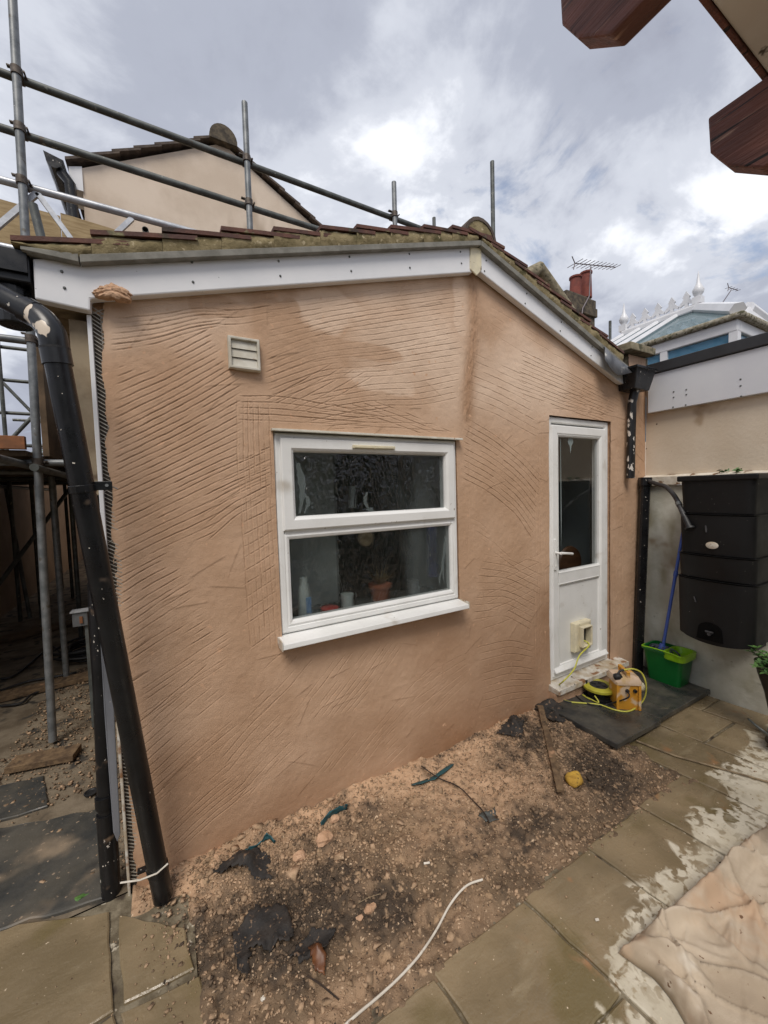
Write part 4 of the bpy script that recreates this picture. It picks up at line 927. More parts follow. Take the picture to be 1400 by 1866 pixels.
M['rubble'] = Mat('rubble_bits', c(188,158,128), c(144,120,94), .95, 20, bump=.002, bscale=160, attr=[('dark', c(72,60,48))], spots=[(c(206,180,150), 40, .66, .72)])
def scatter(n, seed, xr=(-.2, 2.55), yr=(-.93, -.005), dens=None):
    r_ = np.random.default_rng(seed); x = r_.uniform(*xr, n*4); y = r_.uniform(*yr, n*4); p = dens(x, y); k = r_.random(n*4) < p; x, y = x[k][:n], y[k][:n]
    return x, y, r_
def dens1(x, y): return np.clip(.22 + .8*np.exp(-((x-.35)/.45)**2-((y+.25)/.28)**2) + .9*np.exp(-((x-2.1)/.35)**2-((y+.35)/.3)**2) - np.clip((-.85-y)*8, 0, 1)*.5 - (x < .0)*.35*(y < -.12), .02, 1)
x, y, r_ = scatter(15000, 5, dens=dens1); sz = r_.lognormal(-5.45, .45, len(x)); z = soilz(x, y)
z = np.where((y < -.88) | ((x < 0) & (y < -.12)), np.maximum(z, -.03*np.clip(x-1.4, 0, 9)), z)
rubble('soil_crumbs', np.stack([x, y, z], -1), np.clip(sz, .0018, .010), np.clip(darkf(x, y)*.9 + r_.uniform(-.4, .45, len(x)), 0, 1), M['rubble'], 'crumbs of soil and render scattered over the dug strip', 'crumbs')
x, y, r_ = scatter(1500, 6, dens=dens1); sz = np.clip(r_.lognormal(-4.75, .42, len(x)), .005, .026); z = soilz(x, y)
rubble('lumps', np.stack([x, y, np.where((y < -.88) | ((x < 0) & (y < -.12)), 0, z)], -1), sz, np.clip(darkf(x, y)*.8 + r_.uniform(-.4, .35, len(x)), 0, 1), M['rubble'], 'loose lumps of render and clay lying in the dug strip', 'rubble', 2, None, None, .12)
# grit spilt on slabs and along the alley
r_ = np.random.default_rng(9); n = 4200; x = r_.uniform(-1.05, -.26, n); y = r_.uniform(.05, 2.9, n); keep = ~((y < .8) & (x < -.42 + .0*y)) | (r_.random(n) < .07); x, y = x[keep], y[keep]
rubble('alley_grit', np.stack([x, y, 0*x+.002], -1), np.clip(r_.lognormal(-5.3, .5, len(x)), .0025, .016), np.clip(r_.uniform(-.3, .8, len(x)), 0, 1), M['rubble'], 'grit and broken render strewn over the alley floor', 'grit', 3)
n = 260; x = r_.uniform(-.5, 3.5, n); y = -.95 - np.abs(r_.normal(0, .22, n)); x[:90] = r_.uniform(-.55, .02, 90); y[:90] = r_.uniform(-.75, -.1, 90)
rubble('slab_grit', np.stack([x, y, -.03*np.clip(x-1.4, 0, 9)+.001], -1), np.clip(r_.lognormal(-6.0, .4, n), .0012, .006), np.clip(r_.uniform(-.5, .9, n), 0, 1), M['rubble'], 'small crumbs lying on the paving slabs', 'crumbs', 4)
def clod(px, py, r, lab, mat='mortar_lump', sq=(1.2, .9, .65), seed=0):
    P = onG(px, py); mb = MB().blob((P[0], P[1], float(soilz(np.array(P[0]), np.array(P[1]))) + r*.35), r, 2, .24, seed, sq); single('clod', mb, M[mat], lab, 'clod', 'larger clods on the soil')
clod(590, 1545, .034, 'largest pale clod, right of the black membrane flap at the wall foot', seed=1)
clod(545, 1570, .026, 'pink clod just below the short teal strip', seed=2)
clod(675, 1655, .020, 'round pink clod in the middle of the dark soil', seed=3)
clod(655, 1665, .014, 'small clod left of the round pink one', seed=4)
clod(490, 1665, .018, 'pale pink clod on top of the crumpled black membrane', seed=5)
clod(610, 1500, .022, 'clod against the wall under the upright teal strip', seed=6)
clod(745, 1765, .007, 'small white pebble left of the white cable', 'cable_white', (1,1,.8), 7)
clod(480, 1825, .008, 'white crumb at the bottom of the soil, left of the cable', 'cable_white', (1,1,.8), 8)

# ------------------------------------------------------------------ debris on the soil
def ground_pts(pp, dz=.004, soil=True):
    o = []
    for p in pp:
        P = onG(p[0], p[1]); h = float(soilz(np.array(P[0]), np.array(P[1]))) if soil else gz(P[0]); o.append((P[0], P[1], max(h, -.01 if soil else -9) + dz + (p[2] if len(p) > 2 else 0)))
    return o
def spline(pts, n=8):
    pts = [Vector(p) for p in pts]; o = []
    for i in range(len(pts)-1):
        p0, p1, p2, p3 = pts[max(i-1, 0)], pts[i], pts[i+1], pts[min(i+2, len(pts)-1)]
        for k in range(n):
            t = k/n; o.append(.5*((2*p1) + (p2-p0)*t + (2*p0-5*p1+4*p2-p3)*t*t + (3*p1-p0-3*p2+p3)*t**3))
    return o + [pts[-1]]
single('cable', MB().tube(spline(ground_pts([(880,1612,.012),(850,1622,.008),(822,1650,.012),(795,1700,.014),(765,1745,.012),(730,1785,.012),(690,1822,.012),(650,1858,.010),(600,1905,.010)], .006)), .0042, 8), M['cable_white'], 'white electric cable curving over the soil to the bottom edge', 'cable', smooth=True)
single('twig', MB().tube(spline(ground_pts([(768,1408,.02),(800,1422,.018),(835,1438,.02),(862,1462,.014),(882,1482,.01),(892,1500,.006)], .006), 4), [.0028]*0 or .0035, 6), M['twig'], 'thin dark twig lying across the soil below the teal sheet', 'twig')
single('twig', MB().tube(spline(ground_pts([(560,1785,.006),(585,1800,.008),(618,1826,.005)], .004), 4), .003, 6), M['twig'], 'short dark stick at the bottom of the soil strip', 'twig')
single('straw', MB().tube(ground_pts([(652,1646,.006),(672,1638,.010),(692,1634,.008)], .004), .0016, 5), M['cane'], 'bit of pale straw on the dark soil', 'straw')
def strip(name, pa, pb, mat, label, cat, h, th=.003, seed=0):
    """crumpled upright or leaning strip from the pixel path pa (foot) to pb (rim)"""
    n = len(pa); A = ground_pts(pa); Bv = []
    r_ = random.Random(seed)
    for (ax, ay, az), d in zip(A, pb): Bv.append((ax + d[0], ay + d[1], az + d[2]))
    As, Bs = spline(A, 5), spline(Bv, 5); vs = []
    for a, b in zip(As, Bs):
        for k in range(5):
            t = k/4; p = Vector(a).lerp(Vector(b), t); p += Vector((r_.uniform(-1,1), r_.uniform(-1,1), r_.uniform(-1,1)))*.004; vs.append(p)
    m = len(As); fs = [(i*5+k, i*5+k+1, (i+1)*5+k+1, (i+1)*5+k) for i in range(m-1) for k in range(4)]
    o = single(name, MB().add(vs, fs), mat, label, cat, smooth='all'); o.modifiers.new('solid', 'SOLIDIFY').thickness = th; return o
strip('plastic_strip', [(586,1512),(606,1497),(632,1482)], [(.0,.0,.022),(.004,-.004,.034),(.01,.0,.026)], M['teal'], 'teal plastic strip standing up out of the soil, middle of three', 'plastic strip', .03, seed=1)
strip('plastic_strip', [(448,1560),(470,1552),(488,1540),(502,1545)], [(.0,.0,.020),(.0,-.004,.016),(.0,.0,.030),(.0,-.008,.014)], M['teal'], 'small curled teal plastic strip nearest the black downpipe', 'plastic strip', .02, seed=2)
strip('plastic_strip', [(750,1432),(785,1415),(822,1392)], [(.0,-.03,.018),(.0,-.045,.020),(.0,-.03,.018)], M['teal'], 'long flat teal plastic strip along the wall foot, furthest right', 'plastic strip', .02, seed=3)
def rag(name, outline, mat, label, cat, amp=.03, seed=0, peak=None, n=22):
    P = np.array(ground_pts(outline, 0))[:, :2]; x0, y0 = P.min(0); x1, y1 = P.max(0)
    xs = np.linspace(x0, x1, n); ys = np.linspace(y0, y1, n); vs = []; idm = {}; fs = []
    def inside(x, y):
        c_ = False; j = len(P)-1
        for i in range(len(P)):
            if (P[i,1] > y) != (P[j,1] > y) and x < (P[j,0]-P[i,0])*(y-P[i,1])/(P[j,1]-P[i,1])+P[i,0]: c_ = not c_
            j = i
        return c_
    for iy in range(n):
        for ix in range(n):
            x, y = xs[ix], ys[iy]; jx_ = (float(vnoise(np.array(x*40), np.array(y*40), seed))-.5)*.02; jy_ = (float(vnoise(np.array(x*40), np.array(y*40), seed+1))-.5)*.02
            f1 = abs(float(fbm(np.array(x*9+y*5), np.array(y*9-x*3), seed+2, 3))-.5)*2
            h = max(float(soilz(np.array(x), np.array(y))), -.012) - .009 + amp*(1-f1)**1.3 + .010*float(vnoise(np.array(x*18.), np.array(y*18.), seed+7))
            if peak:
                for (qx, qy, qh, qr) in peak:
                    Q = onG(qx, qy); h += qh*max(0, 1-math.hypot(x-Q[0], y-Q[1])/qr)
            vs.append((x+jx_, y+jy_, h))
    for iy in range(n-1):
        for ix in range(n-1):
            if inside((xs[ix]+xs[ix+1])/2, (ys[iy]+ys[iy+1])/2): fs.append((iy*n+ix, iy*n+ix+1, (iy+1)*n+ix+1, (iy+1)*n+ix))
    used = sorted({i for f in fs for i in f}); mp = {u: k for k, u in enumerate(used)}
    o = single(name, MB().add([vs[u] for u in used], [tuple(mp[i] for i in f) for f in fs]), mat, label, cat, smooth='all'); o.modifiers.new('solid', 'SOLIDIFY').thickness = .002; return o
rag('membrane_scrap', [(385,1600),(440,1560),(488,1562),(494,1606),(440,1600),(408,1606)], M['fabric'], 'folded flap of black membrane sticking up at the foot of the wall', 'membrane', .02, 200, [(445,1585,.045,.09)])
rag('membrane_scrap', [(428,1700),(468,1655),(520,1650),(538,1720),(500,1735),(455,1730),(452,1790),(432,1780)], M['fabric'], 'crumpled black membrane half buried in the dark soil', 'membrane', .030, 210)
rag('membrane_scrap', [(530,1745),(568,1692),(610,1700),(590,1740),(548,1765)], M['fabric'], 'small ragged scrap of dark membrane beside the brown film', 'membrane', .03, 220)
rag('film_scrap', [(560,1738),(582,1722),(594,1755),(592,1784),(580,1780)], M['brown_leaf'], 'shiny folded scrap of brown film on the soil', 'film scrap', .03, 230, [(578,1745,.02,.05)], 14)
rag('membrane_scrap', [(870,1482),(900,1472),(906,1490),(893,1498)], M['galv_dark'], 'small blue grey scrap at the end of the thin twig', 'scrap', .015, 240, None, 12)
rag('membrane_scrap', [(975,1305),(990,1285),(1020,1296),(1030,1330),(1008,1335),(990,1318)], M['fabric'], 'torn black membrane under the corner of the doorstep', 'membrane', .03, 250, [(1000,1300,.05,.08)])
rag('membrane_scrap', [(905,1350),(935,1322),(960,1330),(948,1362)], M['fabric'], 'torn black membrane against the wall, left of the doorstep', 'membrane', .03, 255, [(935,1340,.04,.08)])
# timber lath
a = Vector(ground_pts([(985,1312)], .055)[0]); b = Vector(ground_pts([(1022,1452)], .030)[0]); d = (b-a).normalized(); sdv = d.cross(Vector((0,0,1))).normalized()
mb = MB(); pts = []; r_ = random.Random(4); nseg = 14; vs = []
for k in range(nseg+1):
    p = a.lerp(b, k/nseg)
    for (i, j) in ((-1,-1),(1,-1),(1,1),(-1,1)): vs.append(p + sdv*(.020*i + r_.uniform(-.002,.002)) + Vector((0,0,.010*j + r_.uniform(-.0015,.0015))))
fs = [(k*4+m_, k*4+(m_+1) % 4, (k+1)*4+(m_+1) % 4, (k+1)*4+m_) for k in range(nseg) for m_ in range(4)] + [(3,2,1,0), tuple(nseg*4+i for i in range(4))]
single('timber_lath', MB().add(vs, fs), M['timber_grey'], 'rough weathered timber lath lying on the rubble below the doorstep corner', 'timber', bevel=.002)
# foam lump
P = onG(1046, 1424); zf = float(soilz(np.array(P[0]), np.array(P[1])))
mb = MB().blob((P[0], P[1], zf+.030), .047, 3, .05, 3, (1.15, .95, .72)); 
mb.v = [(x, y, z + .012*math.sin(x*60)*math.cos(y*55)) for x, y, z in mb.v]
single('foam_lump', mb, M['foam'], 'yellow lump of foam on the dark soil beside the timber lath', 'foam', smooth='all')
# cane on the slabs
single('cane', MB().tube(ground_pts([(1160,1353,.006),(1230,1380,.004),(1320,1405,.004),(1470,1448,.004)], .006, False), [.0065,.006,.0055,.005], 8), M['cane'], 'thin bamboo cane lying on the slabs in front of the doorstep', 'cane', smooth=True)
for (px, py, L_, lab, mt_) in ((1088,1678,.010,'clear white droplet of plastic on the wet slab','cable_white'), (1318,1884,.02,'x','twig'), (1318,1574,.022,'dark stub lying on the pale dry slab by the sheet','twig'), (1365,1540,.016,'blue flake on the pale slab next to the dust sheet','blue'), (778,1578,.020,'short white plug on the bare soil right of the dark patch','cable_white')):
    if lab == 'x': continue
    P = onG(px, py); zz = gz(P[0]) + .004 if py != 1578 else float(soilz(np.array(P[0]), np.array(P[1]))) + .006
    single('debris', MB().tube([(P[0]-L_*.6, P[1]+L_*.3, zz), (P[0]+L_*.6, P[1]-L_*.3, zz+.002)], .0045, 7), M[mt_], lab, 'debris')
single('moss_tuft', MB().blob((*onG(148,1638)[:2], .006), .018, 2, .3, 5, (1.4, .8, .35)), M['leaf'], 'small tuft of green moss at the edge of the black slate', 'moss')

# ------------------------------------------------------------------ dust sheet
nxs, nys = 230, 190
front = np.array([onG(*p)[:2] for p in ((1128,1738),(1165,1708),(1200,1672),(1240,1643),(1290,1608),(1330,1572),(1368,1532),(1400,1503),(1440,1470))] + [np.array([3.15, -1.22])])
d_ = np.r_[0, np.cumsum(np.hypot(*np.diff(front, axis=0).T))]; U = np.linspace(0, d_[-1], nxs); Vv = np.linspace(0, 1, nys)**1.15
fx = np.interp(U, d_, front[:,0]); fy = np.interp(U, d_, front[:,1]) + .008*(fbm(U*22, U*0, 320)-.5)
un = U/d_[-1]
X = fx[None, :] + Vv[:, None]*(-.17*(1-un)**2 + .08*un)[None, :] - .05*np.sin(np.clip(Vv*3.2, 0, 1)*pi)[:, None]*(np.exp(-un*12))[None, :]*-1 + .010*(fbm(Vv*16, Vv*0, 321)-.5)[:, None]*np.exp(-un*14)[None, :]
Y = fy[None, :] - Vv[:, None]*.86
def rid(ang, sl, sa, s, p):
    ca, sn = math.cos(ang), math.sin(ang); wx = X + .05*(fbm(X*4, Y*4, s+3, 2)-.5); wy = Y + .05*(fbm(X*4, Y*4, s+5, 2)-.5)
    return (1-np.abs(fbm((wx*ca+wy*sn)*sl, (-wx*sn+wy*ca)*sa, s, 2, .35)-.5)*2)**p
H = .010 + (fbm(X*2.6, Y*2.6, 300, 2)-.5)*.022 + .032*rid(-.35, 1.3, 5.5, 310, 14) + .024*rid(.75, 1.8, 8, 330, 15) + .012*rid(-1.0, 3, 14, 340, 12) + .005*rid(.2, 4, 20, 350, 10) + .0012*(fbm(X*45, Y*45, 345, 3)-.5)
def ridge(p0, p1, h, wd, H):
    p0 = np.array(p0[:2]); p1 = np.array(p1[:2]); v = p1-p0; L_ = np.hypot(*v); v = v/L_
    t = (X-p0[0])*v[0] + (Y-p0[1])*v[1]; d = -(X-p0[0])*v[1] + (Y-p0[1])*v[0] + .018*np.sin(t*9)
    tt = np.clip(t/L_, 0, 1); fall = np.exp(-(np.clip(-t, 0, 9)/.04)**2 - (np.clip(t-L_, 0, 9)/.06)**2)*np.sin(pi*np.clip(tt*.9+.1, 0, 1))**.5
    s = np.where(d > 0, d/(wd*.45), d/wd)
    return H + h*fall*np.exp(-np.abs(s)**1.4)
for a, b, h, wd in (((1240,1650),(1400,1525),.040,.05), ((1140,1738),(1260,1745),.026,.03), ((1165,1722),(1300,1800),.034,.035), ((1190,1700),(1290,1790),.02,.02), ((1290,1700),(1365,1765),.024,.018), ((1335,1690),(1350,1760),.02,.016),
                   ((1210,1680),(1280,1665),.016,.014), ((1180,1775),(1290,1850),.045,.04), ((1310,1740),(1400,1775),.018,.02), ((1380,1650),(1400,1760),.015,.02), ((1150,1760),(1240,1830),.02,.02)):
    H = ridge(onG(*a), onG(*b), h, wd, H)
gzz = -.03*np.clip(X-1.4, 0, 9)
dl = np.minimum(Vv[:, None]*.86 + X*0, (U[None, :])*.9 + X*0); hem = np.clip(dl/.018, 0, 1); H = H + .024*np.exp(-((dl-.035)/.024)**2)*(.5+fbm(X*7, Y*7, 360, 2)); H = H*hem**.6 + .002
Zs = gzz + np.maximum(H, .003)
idx = np.arange(nys-1)[:, None]*nxs + np.arange(nxs-1)[None, :]
q = np.stack([idx, idx+1, idx+nxs+1, idx+nxs], -1).reshape(-1, 4)
mb = MB(); mb.v = [tuple(p) for p in np.stack([X, Y, Zs], -1).reshape(-1, 3)]; mb.f = [tuple(int(i) for i in f) for f in q]
M['sheet'] = Mat('stained_dust_sheet', c(196,180,158), c(166,149,127), .9, 4, bump=.0014, bscale=320, c3=c(188,160,132), c3scale=3, spots=[(c(148,120,94), 7, .60, .80), (c(206,194,176), 10, .60, .74), (c(112,84,62), 48, .70, .74)])
o = single('dust_sheet', mb, M['sheet'], 'stained beige dust sheet crumpled over the slabs in the right foreground', 'dust sheet', smooth='all'); s_ = o.modifiers.new('solid', 'SOLIDIFY'); s_.thickness = .003; s_.offset = 0

# ------------------------------------------------------------------ loose downpipe leaning at the left corner
dp = thing('loose_downpipe', 'long black downpipe with a bent top leaning before the left wall corner', 'downpipe', (-.10, -.15, 0))
top = onY(95, 608, -.26); bot = onG(298, 1640); bot = np.array([bot[0], bot[1], .015])
A = Vector(top); Bp = Vector(bot)
mb = MB(); mb.tube([A, A.lerp(Bp, .5), Bp], .0375, 20, hollow=True); obj('pipe', mb, M['black'], dp, smooth=True)
e0 = Vector(onY(62, 572, -.22)); e1 = Vector(onY(2, 540, -.16))
dn = (Bp-A).normalized(); du = (e1-e0).normalized()
mb = MB(); bend = spline([A + dn*.06, A, A + (e0-A)*.45 - dn*.012*0 + Vector((0,0,.012)), e0], 6); mb.tube(bend, .0405, 20, caps=False); mb.tube([A+dn*.10, A+dn*.045], .0425, 20); obj('elbow', mb, M['black_splash'], dp, smooth=True)
mb = MB(); mb.tube([e0, e0.lerp(e1, .5), e1 + du*.05], .037, 20, hollow=True); mb.tube([e0 - du*.01, e0 + du*.03], .0425, 20); obj('swan_neck', mb, M['black'], dp, smooth=True)
mid = A.lerp(Bp, (885-608)/(1640-608)*.87)
mid = A + (Bp-A)*((onY(165, 890, -.2)[2]-A.z)/(Bp.z-A.z))
mb = MB(); mb.tube([mid - dn*.012, mid + dn*.016], .0405, 20); mb.obox(mid + Vector((.062, -.005, .008)), (.026, 0, 0), (0, .004, 0), (0, 0, .016)); cl = obj('pipe_clip', mb, M['black'], dp, bevel=.002)
mb = MB(); mb.lathe(mid + Vector((.072, -.010, .009)), [(.0055, 0), (.0055, .003), (.002, .003)], 10, (0,-1,0)); mb.tube([mid + Vector((.088, .0, .004)), mid + Vector((.102, .004, -.004))], .002, 6); obj('clip_screw', mb, M['galv'], cl)
lo = A.lerp(Bp, .935)
mb = MB(); mb.tube([lo - dn*.01, lo + dn*.02], .0405, 20); mb.obox(lo + Vector((-.05, .02, 0)), (.022, 0, 0), (0, .012, 0), (0, 0, .006)); obj('pipe_clip', mb, M['black_spatter'], dp, bevel=.002)
mb = MB(); mb.tube([lo + Vector((-.13, .02, -.015)), lo + Vector((-.06, -.03, .004)), lo + Vector((.0, -.043, .012)), lo + Vector((.04, -.03, .022))], .0035, 6); obj('tie_wire', mb, M['cable_white'], dp)
mb = MB(); mb.tube([A + dn*.045, A + dn*.052], .0428, 20); obj('seal_ring', mb, M['rubber'], dp)
# ------------------------------------------------------------------ BOUNDARY WALL on the right
XN = 3.85
bw = thing('boundary_wall', 'beige upper wall on a mould stained white lower wall, at right angles to the extension', 'wall', (XN, -1.2, -.1))
mb = MB(); mb.box(XN, XN+.22, -2.9, -.004, -.15, 1.68); obj('lower_wall', mb, M['conc_mould'], bw)
mb = MB(); mb.box(XN+.025, XN+.20, -2.9, -.004, 1.775, 2.66); obj('upper_wall', mb, M['wall_upper'], bw)
mb = MB(); mb.prism([(XN-.035, -.008, 1.682), (XN+.20, -.008, 1.682), (XN+.20, -.008, 1.774), (XN+.02, -.008, 1.774), (XN-.035, -.008, 1.758)], (0, -2.9, 0)); obj('ledge', mb, M['ledge'], bw, bevel=.005)
mb = MB(); mb.box(XN-.03, XN+.024, -2.9, -.045, 2.335, 2.668); fb = obj('fascia', mb, M['fascia_grey'], bw, bevel=.003)
mb = MB(); mb.box(XN-.05, XN+.25, -2.9, -.03, 2.672, 2.76); obj('edge_trim', mb, M['cap_black'], bw, bevel=.006)
sc_ = MB(); b0 = BASE[bw.name]; sc_.lathe((b0.x, b0.y, b0.z), [(.0065, 0), (.0065, .002), (.003, .004)], 8, (-1,0,0)); sme = None
for p in ((1228,714),(1228,724),(1227,742),(1251,710),(1251,719),(1250,738),(1350,691),(1350,703),(1351,722)):
    P = onX(p[0], p[1], XN-.03)
    if sme is None: o = obj('screw_cap', sc_, M['galv_dark'], fb); sme = o.data
    else: o = bpy.data.objects.new('screw_cap', sme); COL.objects.link(o); o.parent = fb
    o.location = Vector((XN-.0305, P[1], P[2])) - b0; BASE[o.name] = b0
def leafquads(mb, c_, r, n, seed, size, flat=.6, droop=.0):
    r_ = random.Random(seed)
    for _ in range(n):
        while True:
            d = Vector((r_.uniform(-1,1), r_.uniform(-1,1), r_.uniform(-1,1)))
            if .2 < d.length < 1: break
        p = Vector(c_) + Vector((d.x*r[0], d.y*r[1], d.z*r[2])); a = Vector((r_.gauss(0,1), r_.gauss(0,1), r_.gauss(0,.6))).normalized(); b = a.cross(Vector((r_.gauss(0,1), r_.gauss(0,1), r_.gauss(0,1)))).normalized()
        s = size*r_.uniform(.6, 1.3); mb.add([p - a*s, p + b*s*.42, p + a*s, p - b*s*.42], [(0,1,2,3)])
for (px, py, s_, lab) in ((1318,865,.035,'small weed on the wall ledge above the middle of the black water butt'), (1345,868,.024,'smaller weed on the ledge near the right end of the water butt')):
    P = onX(px, py, XN-.02); mb = MB(); leafquads(mb, (P[0], P[1], 1.785), (.02, s_, .016), 16, px, .018); single('weed', mb, M['leaf'], lab, 'weed', fixn=False)

# ------------------------------------------------------------------ water butt: four stacked tiers, lid, badge, tap recess, wall brackets
wb = thing('water_butt', 'slim black wall mounted water butt in four tiers with an oval badge', 'water butt', (3.62, -.68, .48))
XF = 3.45
def tier(z0, z1, w0, w1, bulge, name, lowcurve=0):
    mb = MB(); n = 14; lv = 7; vs = []
    cy = -.683; hw0, hw1 = w0/2, w1/2
    ring_n = None
    for L_ in range(lv):
        t = L_/(lv-1); z = z0 + (z1-z0)*t; hw = hw0 + (hw1-hw0)*t; rr_ = []
        rad = .035
        fr = XF + (.016*(1-t)**2*-1*0 + .012*(1-t))
        pts = [(XN-.03, cy+hw), (fr+rad, cy+hw)]
        for a in np.linspace(0, pi/2, 4)[1:]: pts.append((fr+rad - rad*math.sin(a), cy+hw-rad + rad*math.cos(a)))
        for k in range(1, n):
            y = cy + hw - rad - (2*hw - 2*rad)*k/n; u = (y-cy)/hw; pts.append((fr - bulge*(1-u*u), y))
        for a in np.linspace(pi/2, 0, 4)[:-1]: pts.append((fr+rad - rad*math.sin(a), cy-hw+rad - rad*math.cos(a)))
        pts += [(fr+rad, cy-hw), (XN-.03, cy-hw)]
        for (x, y) in pts:
            u = (y-cy)/.25; zz = z - (lowcurve*(1-u*u)*(1-t) if lowcurve else 0); vs.append((x, y, zz))
        ring_n = len(pts)
    m = ring_n; fs = [(l*m+i, l*m+(i+1) % m, (l+1)*m+(i+1) % m, (l+1)*m+i) for l in range(lv-1) for i in range(m)] + [tuple(range(m-1,-1,-1)), tuple(range((lv-1)*m, lv*m))]
    return obj(name, mb.add(vs, fs), M['black_butt'], wb, smooth=True)
tier(1.470, 1.705, .425, .445, .004, 'tier'); tier(1.165, 1.452, .440, .452, .018, 'tier'); tier(.985, 1.150, .452, .462, .028, 'tier'); [tier(z_, z_+.009, w_+.012, w_+.008, b_, 'tier_rim') for z_, w_, b_ in ((1.4525, .456, .026), (1.1505, .466, .036), (.9685, .474, .042))]
low = tier(.545, .968, .455, .470, .034, 'tier', .045); low['label'] = 'lowest tier with the arched tap recess'
for z, wd, bl_ in ((1.461, .435, .006), (1.158, .452, .022), (.976, .464, .032)):
    mb = MB(); mb.box(XF+.035, XN-.03, -.683-wd/2+.012, -.683+wd/2-.012, z-.010, z+.010); obj('tier_joint', mb, M['rubber'], wb)
mb = MB(); mb.box(XF-.018, XN-.028, -.683-.238, -.683+.238, 1.705, 1.748); obj('lid', mb, M['black_butt'], wb, bevel=.010)
P = onX(1297, 994, XF-.02); mb = MB(); mb.lathe((XF-.012, P[1], P[2]), [(.036, 0), (.036, .004), (.030, .0065), (.001, .0065)], 24, (-1,0,0), (1,1)); 
mb.v = [(x, P[1]+(y-P[1])*1.05, P[2]+(z-P[2])*.72) for x, y, z in mb.v]; o = obj('badge', mb, M['upvc_dirty'], wb, smooth=True)
Pa, Pb = onX(1272, 1150, XF-.03), onX(1315, 1165, XF-.03)
mb = MB(); yc = (Pa[1]+Pb[1])/2; hw = abs(Pa[1]-Pb[1])/2; zb = .53; zt = .665
arc = [(yc+hw*math.cos(a), zt - hw*.8 + hw*.8*math.sin(a)) for a in np.linspace(0, pi, 12)]
poly = [(XF-.0255, yc+hw*1.12, zb)] + [(XF-.0245, y, z) for y, z in arc] + [(XF-.0255, yc-hw*1.12, zb)]
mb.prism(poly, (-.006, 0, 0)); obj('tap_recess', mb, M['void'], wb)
mb = MB(); mb.tube([(XF-.03, yc-.005, .585), (XF-.055, yc-.005, .585)], .012, 10); mb.tube([(XF-.05, yc-.028, .60), (XF-.05, yc+.018, .60)], .008, 8); obj('tap', mb, M['hose'], wb, smooth=True)
for yb_ in (-.86, -.55):
    mb = MB(); mb.box(3.66, XN-.001, yb_, yb_+.04, .46, .54); obj('wall_bracket', mb, M['rubber'], wb)
mb = MB(); P = onX(1285, 965, XF-.02); mb.tube([(XF-.012, P[1], P[2]+.03), (XF-.017, P[1]-.006, P[2]-.02)], .006, 6); P = onX(1268, 1093, XF-.02); mb.tube([(XF-.026, P[1]+.01, P[2]+.025), (XF-.030, P[1]-.004, P[2]-.015)], .005, 6); obj('drip_mark', mb, M['hose'], wb)

# ------------------------------------------------------------------ leaning black pipe with the hose, mop, bucket
lp = thing('leaning_pipe', 'black downpipe leaning in the corner with a grey hose pushed into its top', 'downpipe', (3.72, -.05, -.01))
bp = Vector((3.690, -.035, stepz(3.69)+.002)); tp = Vector((3.752, -.060, 1.70)); ax = (tp-bp).normalized()
def sqtube(mb, p, q, hw, ch=.3):
    a_ = (Vector(q)-Vector(p)).normalized(); u = Vector((.76,-.65,0)); u = (u - a_*u.dot(a_)).normalized(); w_ = a_.cross(u); vs = []
    for P_ in (p, q):
        for (i, j) in ((-1,-ch),(-ch,-1),(ch,-1),(1,-ch),(1,ch),(ch,1),(-ch,1),(-1,ch)): vs.append(Vector(P_) + u*hw*i + w_*hw*j)
    return mb.add(vs, [(k, (k+1) % 8, 8+(k+1) % 8, 8+k) for k in range(8)] + [tuple(range(7,-1,-1)), tuple(range(8,16))])
obj('pipe', sqtube(MB(), bp, tp, .037, .65), M['black'], lp); obj('collar', sqtube(MB(), tp - ax*.02, tp + ax*.055, .046, .65), M['black_spatter'], lp, bevel=.004)
hp = [Vector(tp) + ax*.035, Vector(onX(1198, 882, 3.70)), Vector(onX(1215, 888, 3.64)), Vector(onX(1231, 906, 3.55)), Vector(onX(1243, 932, 3.47)), Vector(onX(1256, 960, 3.42))]
hz = thing('drain_hose', 'short grey corrugated hose drooping from the leaning pipe across the water butt', 'hose', tuple(hp[-1]))
path = spline(hp, 10); mb = MB(); mb.tube(path, [.0165 + .0016*(k % 2) for k in range(len(path))], 12); obj('hose', mb, M['hose'], hz, smooth=True)
e_ = path[-1]; de = (path[-1]-path[-4]).normalized()
mb = MB(); mb.tube([e_ - de*.09, e_ + de*.005], .020, 14); mb.tube([e_ + de*.005, e_ + de*.02], .031, 16); obj('hose_end', mb, M['rubber'], hz, smooth=True)
mb = MB(); k_ = len(path)-17; mb.tube([path[k_], path[k_+2]], .021, 14); obj('hose_clip', mb, M['galv'], hz, smooth=True)
bk = thing('mop_bucket', 'dark green rectangular mop bucket with a lime green wringer rim', 'bucket', (3.72, -.27, -.01))
zb = stepz(3.72)+.002; Xb0, Xb1 = 3.625, 3.815; Yb0, Yb1 = -.395, -.155
def rrect(x0, x1, y0, y1, r, z, n=4):
    o = []
    for (cx_, cy_, a0) in ((x1-r, y1-r, 0), (x0+r, y1-r, pi/2), (x0+r, y0+r, pi), (x1-r, y0+r, 1.5*pi)):
        for k in range(n+1): a = a0 + pi/2*k/n; o.append((cx_+r*math.cos(a), cy_+r*math.sin(a), z))
    return o
def loft(mb, rings, cap0=True, cap1=True):
    m = len(rings[0]); vs = [p for r_ in rings for p in r_]
    fs = [(l*m+i, l*m+(i+1) % m, (l+1)*m+(i+1) % m, (l+1)*m+i) for l in range(len(rings)-1) for i in range(m)]
    if cap0: fs.append(tuple(range(m-1,-1,-1)))
    if cap1: fs.append(tuple(range((len(rings)-1)*m, len(rings)*m)))
    return mb.add(vs, fs)
hB = .265
